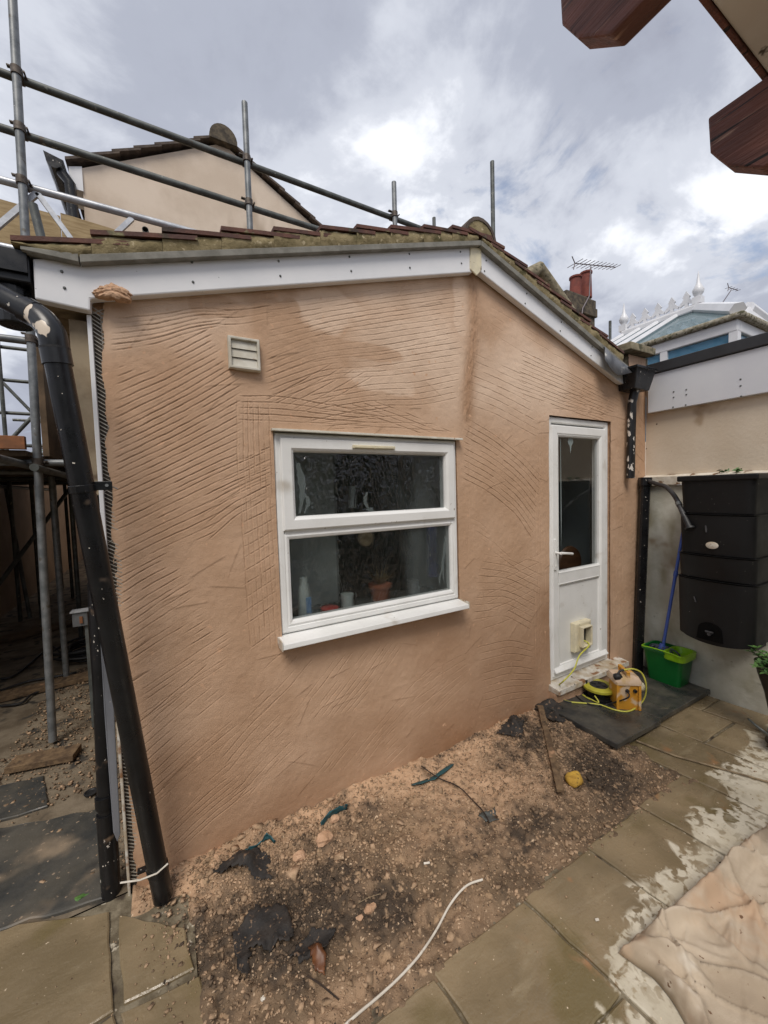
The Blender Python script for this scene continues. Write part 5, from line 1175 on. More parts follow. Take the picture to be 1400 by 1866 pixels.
mb = MB(); loft(mb, [rrect(Xb0, Xb1, Yb0, Yb1, .03, zb), rrect(Xb0-.03, Xb1+.015, Yb0-.035, Yb1+.035, .04, zb+hB), rrect(Xb0-.042, Xb1+.02, Yb0-.047, Yb1+.047, .045, zb+hB), rrect(Xb0-.042, Xb1+.02, Yb0-.047, Yb1+.047, .045, zb+hB+.016),
                     rrect(Xb0-.026, Xb1+.011, Yb0-.031, Yb1+.031, .038, zb+hB+.016), rrect(Xb0+.006, Xb1-.006, Yb0+.006, Yb1-.006, .03, zb+.01)], True, True); obj('bucket_body', mb, M['green'], bk, smooth=True)
mb = MB(); loft(mb, [rrect(Xb0-.046, Xb1+.012, Yb0-.052, Yb0+.11, .05, zb+hB-.028), rrect(Xb0-.050, Xb1+.014, Yb0-.056, Yb0+.115, .05, zb+hB+.024), rrect(Xb0-.030, Xb1, Yb0-.036, Yb0+.10, .04, zb+hB+.024), rrect(Xb0+.01, Xb1-.02, Yb0, Yb0+.07, .03, zb+hB-.06)], True, True); obj('wringer', mb, M['lime'], bk, smooth=True)
mb = MB(); ha = [(Xb0+.06, Yb1+.05, zb+hB+.01)] + [(Xb0-.055 + .0*k, Yb1 + .02 - (Yb1-Yb0+.06)*k/6, zb+hB+.028 + .008*math.sin(k*pi/6)) for k in range(7)] + [(Xb0+.08, Yb0-.058, zb+hB+.015)]
mb.tube(spline(ha, 4), .005, 8); obj('carry_handle', mb, M['lime'], bk, smooth=True)
mp_ = thing('mop', 'blue handled mop standing in the green bucket and leaning behind the water butt', 'mop', (3.68, -.20, .15))
mb_ = Vector((3.70, -.235, zb+hB-.02)); mt_ = Vector(onX(1243, 980, 3.79)); mt2 = mb_ + (mt_-mb_)*1.12
mb = MB(); mb.tube([mb_, mb_.lerp(mt2, .6)], .0125, 12); obj('handle', mb, M['blue'], mp_, smooth=True)
mb = MB(); mb.tube([mb_.lerp(mt2, .59), mb_.lerp(mt2, .60), mb_.lerp(mt2, .63), mb_.lerp(mt2, .64), mt2], [.0125, .0165, .0165, .012, .012], 12); obj('handle', mb, M['blue'], mp_, smooth=True)
mb = MB(); r_ = random.Random(11)
for k in range(34):
    a = r_.uniform(0, 2*pi); q0 = mb_ + Vector((r_.uniform(-.01,.01), r_.uniform(-.02,.02), .03)); d = Vector((math.cos(a)*.5, math.sin(a), 0)); R_ = r_.uniform(.05, .115)
    mb.tube(spline([q0, q0 + d*R_*.5 + Vector((0,0,.012)), q0 + d*R_ + Vector((0,0,-.012)), q0 + d*R_*1.1 + Vector((0,0,-.05))], 3), .0075, 5)
obj('mop_head', mb, M['mophead'], mp_, smooth=True)
mb = MB(); mb.lathe(mb_ + Vector((0,0,.02)), [(.035, 0), (.030, .02), (.017, .05)], 14); obj('mop_socket', mb, M['blue'], mp_, smooth=True)

# ------------------------------------------------------------------ transformer, cable reel, cables
rz = math.radians(-36); cr_, sr_ = math.cos(rz), math.sin(rz)
T0 = Vector((2.945, -.325, stepz(2.945)+.001))
def TL(x, y, z): return T0 + Vector((x*cr_ - y*sr_, x*sr_ + y*cr_, z))
def rot(mb): mb.v = [tuple(TL(*p)) for p in mb.v]; return mb
tr = thing('site_transformer', 'dusty yellow site transformer with a carrying handle on the black doorstep', 'transformer', tuple(T0))
mb = MB(); loft(mb, [rrect(-.078, .078, -.068, .068, .018, 0), rrect(-.082, .082, -.072, .072, .02, .195)], True, True); obj('case', rot(mb), M['yellow'], tr, smooth=True)
mb = MB(); loft(mb, [rrect(-.092, .092, -.082, .082, .022, .192), rrect(-.094, .094, -.084, .084, .022, .215), rrect(-.082, .082, -.072, .072, .03, .243), rrect(-.05, .05, -.045, .045, .03, .250)], True, True); obj('lid', rot(mb), M['yellow_dust'], tr, smooth=True)
mb = MB(); mb.box(-.013, .013, -.07, -.052, .232, .285); mb.box(-.013, .013, .052, .07, .232, .285); mb.box(-.013, .013, -.07, .07, .272, .288); obj('carrying_handle', rot(mb), M['yellow'], tr, bevel=.005)
for bx4 in ((-.086, -.066, -.079, -.0735), (.066, .086, -.079, -.0735), (.0835, .089, -.06, -.03), (.0835, .089, .03, .06)):
    mb = MB(); mb.box(*bx4, .0, .19); obj('rib', rot(mb), M['yellow'], tr, bevel=.003)
for x in (-.012, .042):
    mb = MB(); mb.lathe((x, -.0735, .150), [(.013, 0), (.013, .012), (.008, .014), (.008, .004)], 12, (0,-1,0)); obj('cable_gland', rot(mb), M['rubber'], tr, smooth=True)
mb = MB(); mb.lathe((.083, -.005, .15), [(.034, 0), (.034, .035), (.030, .05), (.020, .054)], 16, (1,0,0)); obj('outlet_socket', rot(mb), M['cream'], tr, smooth=True)
mb = MB(); mb.blob((-.070, -.055, .245), .030, 2, .12, 4, (1.1,.9,.9)); mb.tube([(-.07,-.055,.262),(-.05,-.045,.285),(-.02,-.04,.29)], .008, 8); obj('plug', rot(mb), M['rubber'], tr, smooth=True)
rl = thing('cable_reel', 'round yellow and black extension reel lying flat on the doorstep by the door sill', 'cable reel', (2.90, -.155, .02))
rc = Vector((2.895, -.160, stepz(2.895)+.001))
mb = MB(); mb.lathe(rc, [(.105, 0), (.112, .006), (.112, .016), (.086, .02), (.086, .066), (.108, .070)], 28); obj('drum', mb, M['black'], rl, smooth=True)
mb = MB(); mb.lathe(rc, [(.108, .070), (.116, .074), (.116, .090), (.106, .097), (.070, .099), (.066, .092), (.001, .092)], 28); obj('reel_cover', mb, M['yellow_reel'], rl, smooth=True)
mb = MB(); mb.lathe(rc, [(.064, .0925), (.064, .098), (.052, .100), (.001, .100)], 22); [mb.lathe(rc + Vector((.036*math.cos(a), .036*math.sin(a), .100)), [(.014, 0), (.014, .006), (.010, .007)], 10) for a in (0.4, 2., 3.5, 5.1)]; obj('socket_plate', mb, M['rubber'], rl, smooth=True)
mb = MB(); mb.tube([rc + Vector((-.06, .07, .095)), rc + Vector((-.06, .07, .125))], .014, 10); obj('winding_knob', mb, M['rubber'], rl, smooth=True)
def spath(pp, dz=.006): 
    o = []
    for p in pp:
        if len(p) == 2: P = onS(p[0], p[1], dz)
        else: P = p[2]
        o.append(tuple(P))
    return o
fl = Vector((2.915, -.05, .40)); 
c1 = [Vector((2.915, -.01, .43)), Vector((2.915, -.068, .405)), Vector(onY(1056, 1195, -.085)), Vector(onY(1046, 1220, -.10)), Vector(onY(1026, 1242, -.11))] + [Vector(onS(*p, .006)) for p in ((1012,1254),(1016,1268),(1034,1278),(1060,1281),(1092,1284),(1122,1294),(1146,1296))] + [Vector(onS(1166,1284,.03)), Vector(onS(1176,1268,.10)), TL(.125,-.06,.20), TL(.10,-.05,.275), TL(.04,-.05,.305), TL(-.02,-.04,.29)]
single('extension_cable', MB().tube(spline(c1, 7), .0055, 8), M['cable_yellow'], 'yellow cable from the cat flap looping over the doorstep round the transformer', 'cable', smooth=True)
c2 = [TL(-.012, -.088, .150), TL(-.03, -.12, .12)] + [Vector(onS(*p, .007)) for p in ((1108,1283),(1090,1286),(1066,1280),(1050,1268))]
single('extension_cable', MB().tube(spline(c2, 7), .0052, 8), M['rubber'], 'short black cable from the front of the transformer to the reel', 'cable', smooth=True)
c3 = [Vector(onS(*p, .006)) for p in ((1050,1262),(1030,1250),(1010,1249),(1010,1262),(1025,1275),(1042,1280))]
single('extension_cable', MB().tube(spline(c3, 7), .005, 8), M['hose'], 'grey cable loop on the doorstep left of the reel', 'cable', smooth=True)
c4 = [rc + Vector((-.10, -.03, .05)), rc + Vector((-.12, -.07, .02))] + [Vector(onS(*p, .006)) for p in ((1062,1266),(1078,1275),(1098,1274),(1112,1264))]
single('extension_cable', MB().tube(spline(c4, 6), .005, 8), M['cable_yellow'], 'pale yellow cable curled round the front of the reel', 'cable', smooth=True)

# ------------------------------------------------------------------ planters at the right edge
pl = thing('planter', 'tall dark curved planter holding a green shrub at the right edge', 'planter', (3.47, -1.02, -.06))
pc = Vector((3.47, -1.06, gz(3.47)-.005))
mb = MB(); mb.lathe(pc, [(.085, 0), (.085, .02), (.070, .10), (.070, .20), (.095, .34), (.13, .46), (.145, .53), (.15, .545), (.135, .545), (.12, .50)], 24); obj('pot', mb, M['pot_dark'], pl, smooth=True)
mb = MB(); r_ = random.Random(2); lf = MB()
for k in range(17):
    a = r_.uniform(0, 2*pi) if k > 5 else r_.uniform(1.8, 3.6); el = r_.uniform(.25, 1.1); L_ = r_.uniform(.14, .27); p = pc + Vector((0,0,.50)); d = Vector((math.cos(a)*math.cos(el), math.sin(a)*math.cos(el), math.sin(el)))
    pts = [p, p + d*L_*.5, p + d*L_ + Vector((0,0,-.02))]; mb.tube(pts, [.004, .003, .002], 5)
    for m_ in range(4):
        q = p.lerp(pts[2], .45 + .18*m_); 
        for nn_ in range(5):
            b_ = 2*pi*nn_/5 + r_.uniform(-.3,.3); dd = (Vector((math.cos(b_), math.sin(b_), r_.uniform(-.2,.5))) + d*.5).normalized(); s = r_.uniform(.028, .050); w_ = dd.cross(Vector((0,0,1))).normalized()*s*.30
            up = Vector((0,0,s*.10)); lf.add([q, q + dd*s*.5 + w_ + up, q + dd*s*1.05 - up, q + dd*s*.5 - w_ + up], [(0,1,2,3)])
obj('stem', mb, M['bark'], pl); obj('foliage', lf, M['leaf'], pl, fixn=False)
gp = thing('glazed_pot', 'low grey glazed pot with a pouring lip at the right edge below the shrub', 'pot', (3.28, -1.02, -.06))
gc = Vector((3.36, -1.135, gz(3.36)))
mb = MB(); mb.lathe(gc, [(.07, 0), (.10, .05), (.115, .12), (.120, .135), (.108, .135), (.095, .09)], 22); obj('pot', mb, M['pot_grey'], gp, smooth=True)
mb = MB(); loft(mb, [[(gc.x-.10, gc.y+.05+.03*s, gc.z+.10+.02*abs(s)) for s in (-1,-.5,0,.5,1)] , [(gc.x-.14, gc.y+.12+.018*s, gc.z+.16+.012*abs(s)) for s in (-1,-.5,0,.5,1)], [(gc.x-.15, gc.y+.17+.010*s, gc.z+.21) for s in (-1,-.5,0,.5,1)]], False, False); o = obj('lip', mb, M['pot_grey'], gp, smooth='all'); o.modifiers.new('solid', 'SOLIDIFY').thickness = .008
mb = MB(); leafquads(mb, (gc.x, gc.y, gc.z+.14), (.07, .07, .03), 40, 4, .02); obj('foliage', mb, M['leaf'], gp, fixn=False)

# ------------------------------------------------------------------ render lump on the barge board
P = onY(206, 537, -.055); mb = MB().blob((0,0,0), 1, 5, .0, 12, (1,1,1)); r_ = np.random.default_rng(4); V = np.array(mb.v)
d_ = 1 + .5*(fbm(V[:,0]*1.6+5, V[:,2]*1.6+9, 401, 4)-.5)*2 + .25*(fbm(V[:,0]*6+3, V[:,2]*6+V[:,1]*3+7, 402, 3)-.5)*2
V = V*d_[:, None]*np.array([.058, .020, .030]); V[:,2] += .010*np.cos(V[:,0]*38); V[:,2] = np.maximum(V[:,2], -.022); mb.v = [tuple(p) for p in V + np.array([P[0], P[1], P[2]])]
single('render_lump', mb, M['mortar_lump'], 'lump of brown render stuck on the white barge board at the left', 'render lump', smooth='all')

# ------------------------------------------------------------------ things on the inner window sill and inside the door
def inner(name, prof, x, y, mat, label, cat, z=.99, sq=(1,1)): return single(name, MB().lathe((x, y, z), prof, 16, (0,0,1), sq), M[mat], label, cat, smooth=True)
bt = thing('soap_bottle', 'white bottle with a blue label behind the lower left of the window', 'bottle', (.64, .17, .99))
mb = MB().lathe((.64, .17, .991), [(.045, 0), (.052, .01), (.052, .13), (.040, .19), (.030, .205), (.030, .235), (.024, .24)], 16, (0,0,1), (1,.6)); obj('bottle', mb, M['bottle_white'], bt, smooth=True)
mb = MB().box(.605, .668, .132, .137, 1.03, 1.12); obj('bottle_label', mb, M['bottle_blue'], bt)
inner('sponge_dish', [(.05, 0), (.055, .03), (.04, .035)], .80, .20, 'red_item', 'red dish behind the lower left of the window', 'dish')
inner('cup', [(.035, 0), (.04, .09), (.036, .09)], .925, .22, 'bottle_white', 'pale cup behind the lower part of the window', 'cup')
pp_ = thing('potted_plant', 'dry spiky plant in a terracotta pot behind the middle of the window', 'potted plant', (1.17, .25, .99))
mb = MB().lathe((1.17, .25, .991), [(.05, 0), (.068, .09), (.075, .09), (.075, .11), (.06, .11)], 18); obj('pot', mb, M['terracotta'], pp_, smooth=True)
mb = MB(); r_ = random.Random(6)
for k in range(60):
    a = r_.uniform(0, 2*pi); el = r_.uniform(.1, 1.4); L_ = r_.uniform(.07, .16); p = Vector((1.17 + .04*math.cos(a)*.5, .25, 1.10)); d = Vector((math.cos(a)*math.cos(el), math.sin(a)*math.cos(el)*.6, math.sin(el))); w_ = d.cross(Vector((.3,.2,1))).normalized()*.006
    mb.add([p-w_, p+w_, p + d*L_], [(0,1,2)])
obj('foliage', mb, M['dry_plant'], pp_, fixn=False)
inner('mug', [(.04, 0), (.042, .10), (.038, .10)], 1.42, .24, 'metalbox', 'grey mug behind the lower right of the window', 'mug')
single('hanging_cloth', MB().box(1.54, 1.60, .20, .23, 1.10, 1.47), M['blue_dark'], 'navy cloth hanging inside at the right of the window', 'cloth')
single('hanging_charm', MB().lathe((1.10, .30, 1.40), [(.05, 0), (.055, .006), (.05, .012)], 18, (0,-1,0), (1,1.0)), M['cane'], 'round tan ornament hanging inside the window', 'ornament')
single('light_pull', MB().tube([(1.02, .32, 1.60), (1.03, .32, 1.74)], .018, 8), M['bottle_white'], 'white strip seen through the upper window pane', 'fitting')
mb = MB(); r_ = random.Random(12); pts = [(3.27 + .16*k/20, .14 + .014*math.sin(k*1.9)) for k in range(21)]; vs = [(x, y, z) for z in (1.0, 2.2) for x, y in pts]; mb.add(vs, [(k, k+1, 22+k, 21+k) for k in range(20)]); o = single('curtain', mb, M['curtain'], 'grey curtain hanging inside the right half of the door glass', 'curtain', smooth='all')
mb = MB(); mb.lathe((3.13, .27, 1.0), [(.15, 0), (.16, .01), (.15, .03)], 28, (0,-1,0)); mb.box(3.04, 3.22, .272, .29, .1, .90); single('round_table', mb, M['wood_brown'], 'round brown wooden table top behind the door glass', 'table', smooth=True)

# ------------------------------------------------------------------ PERGOLA overhead
pg = thing('pergola', 'red brown timber pergola rafters with chamfered ends on a cream beam, overhead at the right', 'pergola', (1.0, -1.9, 0))
def rafter(x, w_, yend, zb, h):
    pr = [(yend, zb+h), (yend-.005, zb+h*.56), (yend-.038, zb+h*.27), (yend-.10, zb), (yend-3.0, zb), (yend-3.0, zb+h)]
    mb = MB(); mb.prism([(x, y, z) for y, z in pr], (w_, 0, 0)); o = obj('rafter', mb, M['timber_red'], pg, bevel=.005); return o
rafter(.700, .043, -1.431, 2.468, .20); rafter(1.17, .05, -1.487, 2.381, .187)
mb = MB(); mb.box(.30, 2.3, -1.72, -1.556, 2.662, 2.80); obj('beam', mb, M['timber_cream'], pg, bevel=.004)
mb = MB(); mb.box(.30, 2.3, -1.5555, -1.545, 2.658, 2.80); obj('beam_face', mb, M['timber_red'], pg, bevel=.002)
for x in (.25, 1.64, 2.10): rafter(x, .047, -1.55, 2.79, .18) if x > 1.3 else None
mb = MB(); mb.box(2.19, 2.29, -1.70, -1.60, -.05, 2.654); obj('post', mb, M['timber_post'], pg, bevel=.004)
mb = MB(); mb.box(-2.2, 2.3, -4.4, -4.3, 2.50, 2.655); mb.box(-2.2, -2.1, -4.42, -4.28, -.1, 2.5); mb.box(2.2, 2.3, -4.42, -4.28, -.1, 2.5); obj('rear_frame', mb, M['timber_red'], pg)
mb = MB(); mb.box(1.36, 1.42, -1.70, -1.56, 2.40, 2.655); obj('bracket', mb, M['timber_red'], pg)

# hedgerow added out of view behind the camera, to darken what the window glass mirrors
mb = MB(); r_ = random.Random(20); mb.box(-7, 8, -8.6, -7.6, -.15, 2.9); 
for k in range(5200):
    p = Vector((r_.uniform(-7.2, 8.2), -7.6 + r_.gauss(0, .16), r_.uniform(-.1, 3.05 + .25*math.sin(k)))); a = Vector((r_.gauss(0,1), r_.gauss(0,1), r_.gauss(0,1))).normalized(); b = a.orthogonal().normalized(); s = r_.uniform(.05, .12); mb.add([p-a*s, p+b*s*.5, p+a*s, p-b*s*.5], [(0,1,2,3)])
o = obj('added_hedge', mb, M['added_hedge'], None, kind='stuff', fixn=False); tag(o, 'tall leafy hedgerow added out of view behind the camera to darken window reflections', 'added_hedge')
# ------------------------------------------------------------------ SCAFFOLD over the roof and down the alley (one clamped frame)
sc = thing('scaffold', 'grey tube scaffold over the roof with an aluminium lattice beam and an alley deck', 'scaffolding', (-.75, 1.5, 0))
R_ = .0242
def pole(name, a, b, mat='galv', hollow=False, label=None):
    o = obj(name, MB().tube([a, b], R_, 14, hollow=hollow), M[mat], sc, smooth=True)
    if label: o['label'] = label
    return o
def coupler(p, ax1=(0,0,1), ax2=(1,0,0), off=(0,0,0)):
    p = Vector(p); mb = MB(); a1 = Vector(ax1); a2 = Vector(ax2); n_ = a1.cross(a2).normalized()
    mb.tube([p - a1*.024, p + a1*.024], R_+.007, 14); q = p + n_*.05; mb.tube([q - a2*.024, q + a2*.024], R_+.007, 14)
    mb.obox(p + n_*.025, a1*.018, a2*.018, n_*.02); s_ = p + a2*.040 - n_*.005; mb.tube([s_ - n_*.02, s_ + n_*.035], .006, 6); mb.tube([s_ + n_*.03, s_ + n_*.042], .011, 6)
    s2 = q + a1*.042; mb.tube([s2 - n_*.03, s2 + n_*.02], .006, 6); mb.obox(s2 - n_*.02 - a2*.02, a2*.035, a1*.004, n_*.012); return obj('coupler', mb, M['coupler'], sc, smooth=True)
Y0 = 1.5
pole('standard', (-.800, Y0, .02), (-.70, Y0, 5.6)); pole('standard', (.712, Y0, 3.45), (.716, Y0, 4.94)); pole('standard', (2.145, Y0, 3.42), (2.148, Y0, 4.81)); pole('standard', (3.51, Y0, 3.0), (3.512, Y0, 5.52), 'galv_dark')
YR = Y0 + .052
for z, m_ in ((4.497, 'galv_dark'), (4.146, 'galv_dark')):
    pole('ledger', (-3.2, YR, z), (3.75 if z > 4.3 else 3.6, YR, z), m_)
    coupler((-.722 + (z-4.3)*.018, Y0, z)); coupler((.714, Y0, z))
coupler((2.147, Y0, 4.497)); coupler((-.735, Y0, 3.812))
lb = obj('lattice_beam', MB().tube([(-3.2, YR, 3.812), (3.6, YR, 3.812)], R_, 14), M['alu'], sc, smooth=True)
obj('chord', MB().tube([(-3.2, YR, 3.385), (3.6, YR, 3.385)], R_, 14), M['alu'], lb, smooth=True)
k = 0; x = -3.12
while x < -.3:
    a, b = ((x, YR, 3.41), (x+.29, YR, 3.79)) if k % 2 == 0 else ((x, YR, 3.79), (x+.25, YR, 3.41))
    d_ = (Vector(b)-Vector(a)); obj('brace', MB().obox((Vector(a)+Vector(b))/2, d_/2, Vector((0,.012,0)), d_.cross(Vector((0,1,0))).normalized()*.016), M['alu'], lb); x += .29 if k % 2 == 0 else .25; k += 1
    if k == 9: x += .0
P = onY(60, 372, 1.25); Q = onY(76, 436, 1.25); pole('stub_tube', tuple(Q), tuple(P), 'galv_dark', True, 'short open ended tube leaning beside the first upright')
P = onY(265, 418, 1.9); pole('stub_tube', (P[0], 1.9, P[2]), (P[0]+.05, 2.9, P[2]+.06), 'galv_dark', True, 'open tube end seen just above the left roof tiles')
P = onY(791, 397, 2.6); pole('stub_tube', (P[0], 2.6, 3.4), (P[0], 2.6, P[2]), 'galv_dark', False, 'short upright just left of the ridge')
P = onY(1112, 585, 2.4); pole('stub_tube', (P[0], 2.4, 3.0), (P[0], 2.4, P[2]), 'galv_dark', False, 'short upright behind the right end of the roof')
# alley part
for (x, y, zt, m_) in ((-.935, 2.66, 2.0, 'galv'), (-2.10, 1.9, 4.4, 'galv_dark'), (-2.05, 3.0, 4.4, 'galv_dark'), (-1.93, 5.3, 4.6, 'galv_dark'), (-1.70, 5.3, 2.0, 'galv_dark'), (-1.02, 3.9, 4.6, 'galv_dark'), (-1.08, 5.4, 4.6, 'galv_dark'), (-1.55, 6.5, 4.6, 'galv_dark'), (-1.2, 7.4, 3.0, 'galv_dark'), (-1.9, 7.6, 4.8, 'galv_dark'), (-.72, 4.6, 2.0, 'galv_dark')):
    pole('standard', (x, y, .01), (x, y, zt), m_)
for (x0, y0_, x1, y1_, z, m_) in ((-2.4, 1.55, -.60, 1.55, 2.79, 'galv'), (-2.4, 1.56, -.55, 1.56, 1.97, 'galv'), (-.74, 1.3, -.92, 6.6, 1.92, 'galv_dark'), (-2.0, 1.6, -1.95, 7.6, 1.92, 'galv_dark'), (-2.3, 2.7, -.6, 2.7, 1.97, 'galv'), (-2.3, 4.0, -.7, 4.0, 1.97, 'galv_dark'), (-2.3, 5.4, -.8, 5.4, 1.97, 'galv_dark'),
                          (-2.4, 5.34, -.9, 5.34, 2.5, 'galv_dark'), (-2.4, 5.34, -.9, 5.34, 2.95, 'galv_dark'), (-2.4, 5.34, -.9, 5.34, 3.4, 'galv_dark'), (-2.4, 5.34, -.9, 5.34, 3.85, 'galv_dark'), (-2.4, 7.5, -1.0, 7.5, 2.6, 'galv_dark'), (-2.4, 7.5, -1.0, 7.5, 3.2, 'galv_dark'), (-2.4, 7.5, -1.0, 7.5, 3.9, 'galv_dark'), (-1.0, 2.6, -1.10, 7.0, 3.1, 'galv_dark')):
    pole('ledger', (x0, y0_, z), (x1, y1_, z), m_)
pole('brace_tube', (-2.2, 5.2, 2.1), (-1.0, 5.2, 3.7), 'galv_dark'); pole('brace_tube', (-1.1, 6.4, 2.1), (-2.2, 6.4, 3.6), 'galv_dark'); pole('brace_tube', (-2.05, 3.3, .1), (-1.2, 5.0, 1.9), 'galv_dark'); pole('brace_tube', (-1.75, 5.0, .1), (-2.05, 5.6, 1.9), 'galv_dark')
coupler((-.765, 1.5, 1.97)); coupler((-.75, 1.5, 2.79)); coupler((-.935, 2.66, 1.95), (0,0,1), (0,1,0)); coupler((-1.02, 3.9, 1.95), (0,0,1), (0,1,0))
pole('transom_tube', (-.84, .9, 1.955), (-.86, 3.2, 1.955), 'galv', True)
for i in range(6):
    mb = MB(); x0 = -2.19 + i*.231; mb.box(x0, x0+.226, 1.45, 7.6, 2.005, 2.043); obj('deck_board', mb, M['deck'], sc, bevel=.003)
mb = MB(); mb.box(-2.3, -.80, 1.40, 1.44, 2.045, 2.13); o = obj('toe_board', mb, M['timber_new'], sc, bevel=.003)
mb = MB(); mb.box(-.82, -.78, 1.9, 3.6, 2.045, 2.9); o = obj('side_board', mb, M['deck'], sc, bevel=.003)

# plywood hoarding above the roof
hd = thing('plywood_hoarding', 'weathered plywood sheet standing behind the scaffold above the left of the roof', 'hoarding', (-.4, 3.0, 3.4))
for (x0, x1, zl, zr) in ((-3.4, -.79, 4.60, 4.498), (-.784, 1.2, 4.53, 4.40)):
    mb = MB(); mb.prism([(x0, 3.0, 3.4), (x1, 3.0, 3.4), (x1, 3.0, zr), (x0, 3.0, zl)], (0, .018, 0)); obj('plywood_sheet', mb, M['ply'], hd, bevel=.002)

# ------------------------------------------------------------------ MAIN HOUSE gable
YM = 6.0
mh = thing('main_house', 'pale pink rendered gable of the house behind with dark tiles and a round ridge end', 'house', (1.2, YM, 0))
mb = MB(); mb.prism([(-.95, YM, -.1), (3.40, YM, -.1), (3.40, YM, 7.05), (1.22, YM, 8.27), (-.95, YM, 7.03)], (0, 6.5, 0)); obj('gable_wall', mb, M['render_house'], mh)
tm = {}
for s, n_ in ((1, 7), (-1, 7)):
    for i in range(n_):
        L_ = .33; t = i*.31; sl = .565
        x0 = (-1.14 + t) if s > 0 else (3.58 - t); z0 = 6.98 + t*sl
        key = s
        if key not in tm:
            mb = MB(); a = Vector((0,0,0)); 
            mb.prism([(0, 0, 0), (s*.42, 0, .42*sl-.045), (s*.42, 0, .42*sl-.085), (0, 0, -.045)], (0, 6.7, 0)); b_ = BASE[mh.name]; mb.v = [(x+b_.x, y+b_.y, z+b_.z) for x, y, z in mb.v]
            o = obj('tile_course', mb, M['tile_dark'], mh); tm[key] = o.data
        else:
            o = bpy.data.objects.new('tile_course', tm[key]); COL.objects.link(o); o.parent = mh; BASE[o.name] = BASE[mh.name]
        o.location = Vector((x0, YM-.10, z0+.09)) - BASE[mh.name]
mb = MB(); mb.prism([(1.22+.24*math.cos(a), YM-.14, 8.24+.26*math.sin(a)) for a in np.linspace(-.15, pi+.15, 14)], (0, 6.7, 0)); obj('ridge_tile', mb, M['brick_dark'], mh, smooth=True)
mb = MB(); mb.prism([(-1.11, YM-.03, 6.66), (-.94, YM-.03, 6.66), (-.94, YM-.03, 7.04), (-1.11, YM-.03, 6.98)], (0, .5, 0)); obj('fascia_end', mb, M['upvc_clean'], mh)
mb = MB(); mb.prism([(-1.27 + .10*math.cos(a), YM-.16, 6.93 + .12*math.sin(a)) for a in np.linspace(pi, 2*pi, 9)] + [(-1.15, YM-.16, 6.96), (-1.39, YM-.16, 7.02)], (0, 6, 0)); obj('gutter', mb, M['black'], mh)
mb = MB(); mb.tube([(-1.2, YM-.05, 6.84), (-1.10, YM-.06, 6.70), (-1.08, YM-.06, 6.0), (-1.07, YM-.06, 4.4)], .075, 12); obj('downpipe', mb, M['black'], mh, smooth=True)

# ------------------------------------------------------------------ ALLEY: far side wall, far fence, trees, clutter
aw = thing('alley_wall', 'dim peach rendered wall on the far side of the alley', 'wall', (-2.4, 7, 0))
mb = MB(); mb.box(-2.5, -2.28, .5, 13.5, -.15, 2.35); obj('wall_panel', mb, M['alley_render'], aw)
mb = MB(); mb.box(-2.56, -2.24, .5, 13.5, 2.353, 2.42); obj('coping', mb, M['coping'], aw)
fn = thing('garden_fence', 'pale close boarded timber fence across the far end of the alley', 'fence', (-1.4, 13.3, 0))
fm = None; r_ = random.Random(3)
for i in range(20):
    x = -3.2 + i*.15
    if fm is None:
        mb = MB(); b_ = BASE[fn.name]; mb.box(b_.x, b_.x+.142, b_.y, b_.y+.02, b_.z-.05, b_.z+1.75); o = obj('fence_board', mb, M['fence'], fn); fm = o.data
    else: o = bpy.data.objects.new('fence_board', fm); COL.objects.link(o); o.parent = fn; BASE[o.name] = BASE[fn.name]
    o.location = Vector((x, 13.3 + (i % 2)*.012, r_.uniform(-.02, .02))) - BASE[fn.name]
mb = MB(); mb.box(-3.3, -.2, 13.34, 13.39, 1.4, 1.48); mb.box(-3.3, -.2, 13.34, 13.39, .3, .38); obj('fence_rail', mb, M['fence'], fn)
def tree(x, y, h, r, label, seed, mat='leaf_dark'):
    t = thing('tree', label, 'tree', (x, y, -.1)); r_ = random.Random(seed); mb = MB(); mb.tube([(x, y, -.1), (x+.06, y, h*.3), (x-.05, y+.05, h*.6), (x, y, h*.85)], [.16, .12, .08, .03], 9)
    for k in range(7):
        a = r_.uniform(0, 2*pi); z = h*r_.uniform(.35, .7); mb.tube([(x, y, z), (x+math.cos(a)*r*.4, y+math.sin(a)*r*.4, z+h*.1), (x+math.cos(a)*r*.8, y+math.sin(a)*r*.8, z+h*.16)], [.05, .035, .012], 6)
    obj('trunk', mb, M['bark'], t); mb = MB()
    for k in range(26):
        a = r_.uniform(0, 2*pi); q = r_.uniform(.1, .85)*r; cz_ = h*r_.uniform(.42, .98); rr_ = r*r_.uniform(.22, .42); leafquads(mb, (x+math.cos(a)*q, y+math.sin(a)*q, cz_), (rr_, rr_, rr_*.8), 110, seed*100+k, .085)
    obj('crown', mb, M[mat], t, fixn=False)
tree(-2.9, 17.5, 5.2, 1.7, 'leafy tree beyond the far fence, left one in the alley gap', 31); tree(-.6, 19.5, 6.0, 1.9, 'taller leafy tree beyond the far fence, right one in the alley gap', 37)
bx_ = thing('meter_box', 'small grey metal box on the floor of the alley', 'box', (-.62, 2.35, .3))
P = onY(146, 1128, 1.55)
mb = MB(); mb.box(P[0]-.045, P[0]+.045, 1.55, 1.62, P[2]-.055, P[2]+.05); obj('case', mb, M['metalbox'], bx_, bevel=.004)
mb = MB(); mb.box(P[0]-.055, P[0]+.055, 1.541, 1.63, P[2]+.05, P[2]+.058); obj('lid', mb, M['alu'], bx_); mb = MB(); mb.box(P[0]-.002, P[0]+.016, 1.540, 1.548, P[2]-.03, P[2]+.018); obj('warning_label', mb, M['timber_new'], bx_)
mb = MB(); mb.box(P[0]+.02, P[0]+.04, 1.57, 1.60, .0, P[2]-.056); obj('stand', mb, M['galv_dark'], bx_)
mb = MB(); r_ = random.Random(15); cc = onG(150, 1205); 
